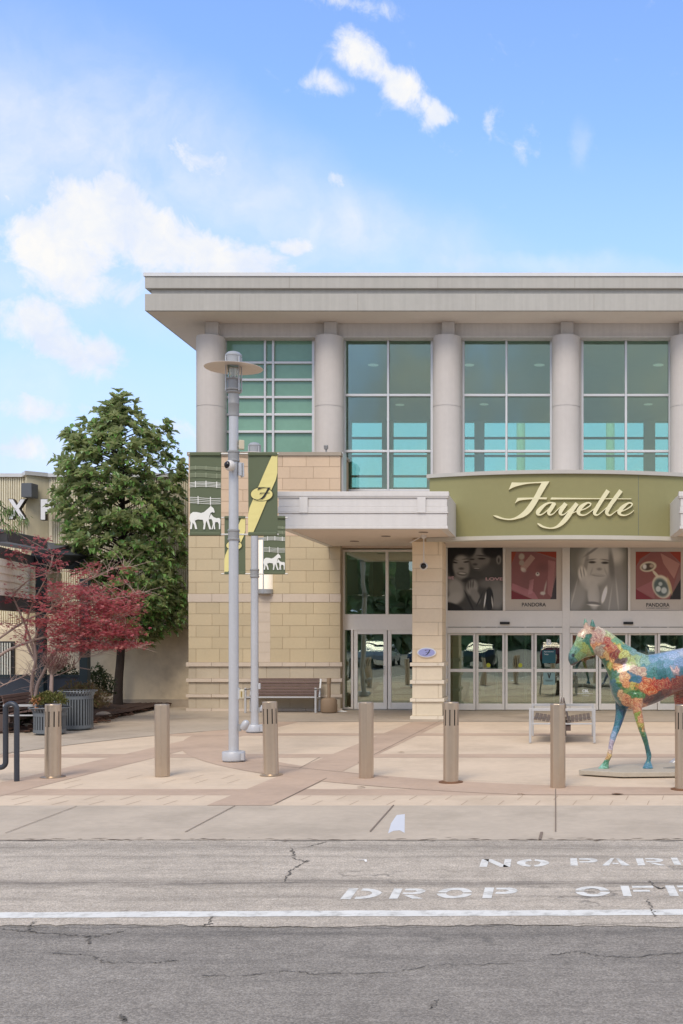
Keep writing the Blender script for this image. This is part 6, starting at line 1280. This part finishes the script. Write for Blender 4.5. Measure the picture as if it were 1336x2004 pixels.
    # paint zones
    AN = [(1118, 1290, 58, 108, 100), (1114, 1298, 50, 90, 90), (1124, 1272, 96, 146, 112), (1133, 1262, 140, 170, 100), (1140, 1240, 206, 168, 140), (1132, 1254, 150, 176, 122), (1150, 1231, 196, 150, 124), (1146, 1217, 88, 148, 112), (1159, 1217, 52, 120, 96), (1150, 1256, 42, 112, 78), (1143, 1268, 150, 160, 70), (1156, 1268, 60, 130, 70), (1164, 1262, 214, 130, 84), (1168, 1248, 196, 140, 124), (1172, 1272, 170, 150, 130), (1150, 1281, 150, 150, 80), (1136, 1284, 120, 150, 90),
          (1178, 1234, 204, 176, 150), (1195, 1244, 190, 190, 124), (1208, 1254, 120, 170, 110), (1226, 1266, 90, 150, 120), (1244, 1276, 120, 160, 150), (1188, 1256, 190, 84, 70), (1198, 1266, 196, 96, 72), (1206, 1276, 150, 60, 52), (1212, 1268, 214, 190, 76), (1222, 1278, 200, 196, 96), (1234, 1290, 176, 186, 104), (1248, 1290, 158, 184, 132), (1184, 1282, 196, 140, 80), (1196, 1294, 226, 156, 92), (1210, 1308, 222, 140, 86), (1222, 1322, 220, 150, 96), (1180, 1296, 48, 104, 76), (1188, 1308, 70, 124, 74), (1198, 1322, 56, 112, 66), (1192, 1300, 190, 180, 80), (1210, 1340, 44, 104, 62), (1206, 1332, 150, 170, 70),
          (1222, 1306, 168, 140, 160), (1214, 1296, 110, 84, 80), (1232, 1306, 214, 190, 160), (1244, 1309, 190, 150, 130), (1254, 1314, 196, 156, 130), (1236, 1326, 34, 110, 128), (1250, 1328, 60, 120, 150), (1226, 1336, 216, 130, 80), (1242, 1342, 196, 170, 76), (1254, 1344, 220, 120, 74), (1240, 1356, 66, 130, 64), (1226, 1350, 120, 150, 70), (1250, 1358, 88, 140, 72), (1216, 1362, 206, 150, 104), (1228, 1374, 212, 130, 88), (1244, 1370, 208, 128, 84), (1195, 1332, 56, 108, 116), (1200, 1350, 54, 112, 110), (1207, 1366, 66, 116, 106),
          (1264, 1290, 130, 170, 150), (1280, 1286, 104, 154, 178), (1296, 1284, 126, 166, 192), (1316, 1280, 146, 176, 204), (1334, 1274, 166, 180, 200), (1272, 1302, 74, 142, 148), (1290, 1304, 64, 132, 146), (1312, 1300, 96, 152, 178), (1330, 1298, 112, 152, 186), (1276, 1316, 52, 128, 118), (1296, 1318, 28, 110, 112), (1314, 1316, 60, 132, 140), (1322, 1312, 206, 160, 160), (1332, 1316, 60, 120, 140),
          (1266, 1336, 210, 92, 50), (1276, 1340, 196, 44, 34), (1274, 1350, 214, 84, 40), (1290, 1342, 188, 70, 54), (1304, 1340, 178, 52, 50), (1322, 1340, 150, 44, 48), (1336, 1334, 140, 60, 58), (1268, 1364, 120, 70, 68), (1284, 1366, 92, 66, 66), (1304, 1358, 126, 62, 58), (1324, 1354, 150, 90, 76), (1325, 1372, 176, 48, 44), (1345, 1390, 150, 50, 50), (1400, 1320, 60, 110, 130), (1380, 1290, 90, 150, 170), (1420, 1400, 70, 120, 120), (1410, 1470, 60, 130, 110),
          (1212, 1384, 26, 84, 92), (1222, 1392, 30, 78, 100), (1208, 1408, 30, 108, 116), (1216, 1412, 34, 92, 130), (1204, 1424, 62, 128, 150), (1198, 1440, 130, 160, 186), (1194, 1458, 178, 164, 182), (1190, 1472, 206, 172, 150), (1187, 1482, 202, 150, 84), (1184, 1492, 66, 140, 94), (1178, 1501, 118, 186, 150),
          (1238, 1388, 208, 130, 92), (1252, 1386, 220, 140, 106), (1244, 1402, 152, 170, 62), (1258, 1406, 214, 140, 100), (1250, 1420, 190, 170, 76), (1262, 1424, 206, 140, 90), (1256, 1434, 80, 126, 70), (1262, 1450, 44, 104, 80), (1268, 1468, 34, 96, 96), (1270, 1484, 54, 128, 132), (1268, 1500, 70, 140, 160), (1320, 1492, 190, 190, 195), (1335, 1460, 120, 130, 150)]
    cols = []; rings_ = []
    from mathutils import noise as mn
    nv = len(me.vertices); co = [0.0] * (nv * 3); me.vertices.foreach_get('co', co)
    lin = [(a, b, S(*[(v * .9 + (r_ + g_ + b_) / 3 * .1) * .9 for v in (r_, g_, b_)])) for a, b, r_, g_, b_ in AN]
    for i in range(nv):
        x, y, z = co[3 * i] + org.x, co[3 * i + 1] + org.y, co[3 * i + 2] + org.z; px_ = VX + F * x / y; py_ = HY - F * (z - CH) / y
        w3 = Vector((x * 9, y * 9, z * 9)); px_ += 9 * mn.noise(w3) + 4 * mn.noise(w3 * 2.6); py_ += 9 * mn.noise(w3 + Vector((9, 3, 1))) + 4 * mn.noise(w3 * 2.8)
        d = sorted(((a - px_) ** 2 + (b - py_) ** 2, c) for a, b, c in lin)[:2]
        e = (d[1][0] ** .5 - d[0][0] ** .5); f = .5 * max(0, 1 - e / 2.5); rings_.append(e); c = [p + (q - p) * f for p, q in zip(d[0][1], d[1][1])]
        px0 = VX + F * x / y; py0 = HY - F * (z - CH) / y
        if math.hypot((px0 - 1121.5), (py0 - 1282.5) * .8) < 3.0 and y < yc(1120): c = S(22, 34, 34)
        if abs((px0 - 1136) * .5 + (py0 - 1292.5)) < .9 and 1117 < px0 < 1136: c = S(96, 50, 54)
        cols += [c[0], c[1], c[2], 1]
    at = me.color_attributes.new('paint', 'FLOAT_COLOR', 'POINT'); at.data.foreach_set('color', cols); ra = me.attributes.new('ring', 'FLOAT', 'POINT'); ra.data.foreach_set('value', rings_)
    m = bpy.data.materials.new('painted_patterns'); m.use_nodes = True; nt = m.node_tree; b = nt.nodes['Principled BSDF']; N = nt.nodes.new; L = nt.links.new
    a = N('ShaderNodeAttribute'); a.attribute_name = 'paint'; tc = N('ShaderNodeTexCoord'); ob_ = tc.outputs['Object']
    def Mt(op, p, q=None):
        n = N('ShaderNodeMath'); n.operation = op
        for i, v in enumerate((p, q)):
            if v is None: continue
            if isinstance(v, (int, float)): n.inputs[i].default_value = v
            else: L(v, n.inputs[i])
        return n.outputs[0]
    n1 = N('ShaderNodeTexNoise'); n1.inputs['Scale'].default_value = 7; n1.inputs['Detail'].default_value = 1.5; L(ob_, n1.inputs['Vector'])
    rg = N('ShaderNodeAttribute'); rg.attribute_name = 'ring'
    c1 = Mt('GREATER_THAN', Mt('SINE', Mt('ADD', Mt('MULTIPLY', rg.outputs['Fac'], 1.0), Mt('MULTIPLY', n1.outputs[0], 8))), .3)     # outlines following each painted shape
    n2 = N('ShaderNodeTexVoronoi'); n2.inputs['Scale'].default_value = 7; L(ob_, n2.inputs['Vector'])
    c2 = Mt('GREATER_THAN', Mt('SINE', Mt('MULTIPLY', n2.outputs['Distance'], 22)), .45)
    n3 = N('ShaderNodeTexNoise'); n3.inputs['Scale'].default_value = 4.5; L(ob_, n3.inputs['Vector']); sel = Mt('GREATER_THAN', n3.outputs[0], .68)
    ln = N('ShaderNodeMix'); ln.data_type = 'FLOAT'; L(sel, ln.inputs[0]); L(c1, ln.inputs[2]); L(c2, ln.inputs[3])
    hs = N('ShaderNodeHueSaturation'); hs.inputs['Hue'].default_value = .56; hs.inputs['Value'].default_value = 1.7; hs.inputs['Saturation'].default_value = .75; L(a.outputs['Color'], hs.inputs['Color'])
    mixl = N('ShaderNodeMix'); mixl.data_type = 'RGBA'; L(Mt('MULTIPLY', ln.outputs[0], .48), mixl.inputs[0]); L(a.outputs['Color'], mixl.inputs['A']); L(hs.outputs[0], mixl.inputs['B'])
    n4 = N('ShaderNodeTexNoise'); n4.inputs['Scale'].default_value = 9; n4.inputs['Detail'].default_value = 2; L(ob_, n4.inputs['Vector']); dk = Mt('GREATER_THAN', Mt('SINE', Mt('MULTIPLY', n4.outputs[0], 38)), .86)
    mixd = N('ShaderNodeMix'); mixd.data_type = 'RGBA'; L(Mt('MULTIPLY', dk, .55), mixd.inputs[0]); L(mixl.outputs['Result'], mixd.inputs['A']); hd = N('ShaderNodeHueSaturation'); hd.inputs['Value'].default_value = .35; hd.inputs['Hue'].default_value = .45; L(a.outputs['Color'], hd.inputs['Color']); L(hd.outputs[0], mixd.inputs['B'])
    L(mixd.outputs['Result'], b.inputs['Base Color']); b.inputs['Roughness'].default_value = .28; b.inputs['Coat Weight'].default_value = .5; me.materials.clear(); me.materials.append(m)
    # eye
    e = P(1139, 1250, 15.55); eb = MB(); ball(eb, (e.x, 15.635 - .078, e.z), .017); eb.build('eye', M_black, t)
horse()

# ------------------------------------------------------------------ what the glass reflects: cars parked across the road and the wood beyond
M_tyre = mat('tyre_black', S(30, 30, 30), .8); M_carglass = mat('car_glass', S(40, 50, 56), .08)
def car(X, Y, col, lb, proto=None):
    if proto is None:
        t = thing('parked_car', lb, 'car', (0, 0, 0), 'cars parked across the road', local=True)
        prof = [(-2.2, .35), (-2.25, .6), (-2.1, .85), (-1.2, .98), (-.75, 1.32), (-.2, 1.45), (.8, 1.42), (1.5, 1.08), (2.1, 1.0), (2.25, .7), (2.2, .35)]
        mb = MB(); n = len(prof); secs = [(-.88, .96, .92), (-.80, 1, 1), (.80, 1, 1), (.88, .96, .92)]; vs = []
        for x, ky, kz in secs:
            for y, z in prof: f = 1 if z < 1.05 else .86; vs.append((x * f, y * ky, .3 + (z - .3) * kz if z < 1.05 else z))
        fs = [(a * n + i, a * n + (i + 1) % n, (a + 1) * n + (i + 1) % n, (a + 1) * n + i) for a in range(3) for i in range(n)] + [tuple(range(n))[::-1], tuple(3 * n + i for i in range(n))]
        mb.add(vs, fs); mb.build('body', col, t, bevel=.04)
        mb = MB(); mb.box(-.62, .62, -1.12, -.86, 1.04, 1.28); mb.box(-.79, .79, -.6, 1.1, 1.06, 1.32); mb.build('windows', M_carglass, t)
        for sx in (-1, 1):
            for y in (-1.4, 1.4): w = MB(); w.tube([(sx * .70, y, .32), (sx * .89, y, .32)], .32, 18); w.build('wheel', M_tyre, t)
    else:
        t = copy_tree(proto); t['label'] = lb
    t.location = (X, Y, 0); return t
cc = [('white', S(225, 226, 228)), ('silver grey', S(150, 154, 158)), ('dark blue', S(40, 58, 92)), ('black', S(28, 29, 32)), ('maroon red', S(120, 34, 38)), ('teal', S(60, 110, 120)), ('pale beige', S(200, 190, 170)), ('charcoal', S(70, 72, 76))]
spots_ = [(-13.4, -6), (-10.2, -6.3), (-7.3, -5.8), (-4.1, -6.1), (.2, -6.2), (3.3, -5.9), (6.4, -6.3), (9.6, -6)]
for (nm, c_), (x, y) in zip(cc, spots_):
    m_ = mat('car_paint_' + nm.replace(' ', '_'), c_, .25, .1, coat=.6); car(x, y, m_, nm + ' car parked across the road, mirrored in the entrance glass')
def wood():
    r = random.Random(3); fb = MB()
    for i in range(14000):
        x = r.uniform(-75, 60); h = 9 + 3.5 * math.sin(x * .21) + 2 * math.sin(x * .53 + 1) + r.gauss(0, .8); z = r.random() * max(h, 4); s_ = r.uniform(.5, 1.2); y = -62 + r.uniform(-5, 5); a = r.uniform(0, 3)
        fb.add([(x - s_ * math.cos(a), y - s_ * math.sin(a), z), (x, y, z - s_ * .6), (x + s_ * math.cos(a), y + s_ * math.sin(a), z + .2), (x, y + .2, z + s_ * .7)], [(0, 1, 2, 3)])
    o = fb.build('far_wood', leafmat('far_leaf', [S(112, 134, 86), S(132, 150, 100), S(156, 154, 120), S(120, 140, 94)], trans=.35)); tag(o, 'belt of trees beyond the car park, mirrored in the glass', 'wood', kind='stuff')
wood()
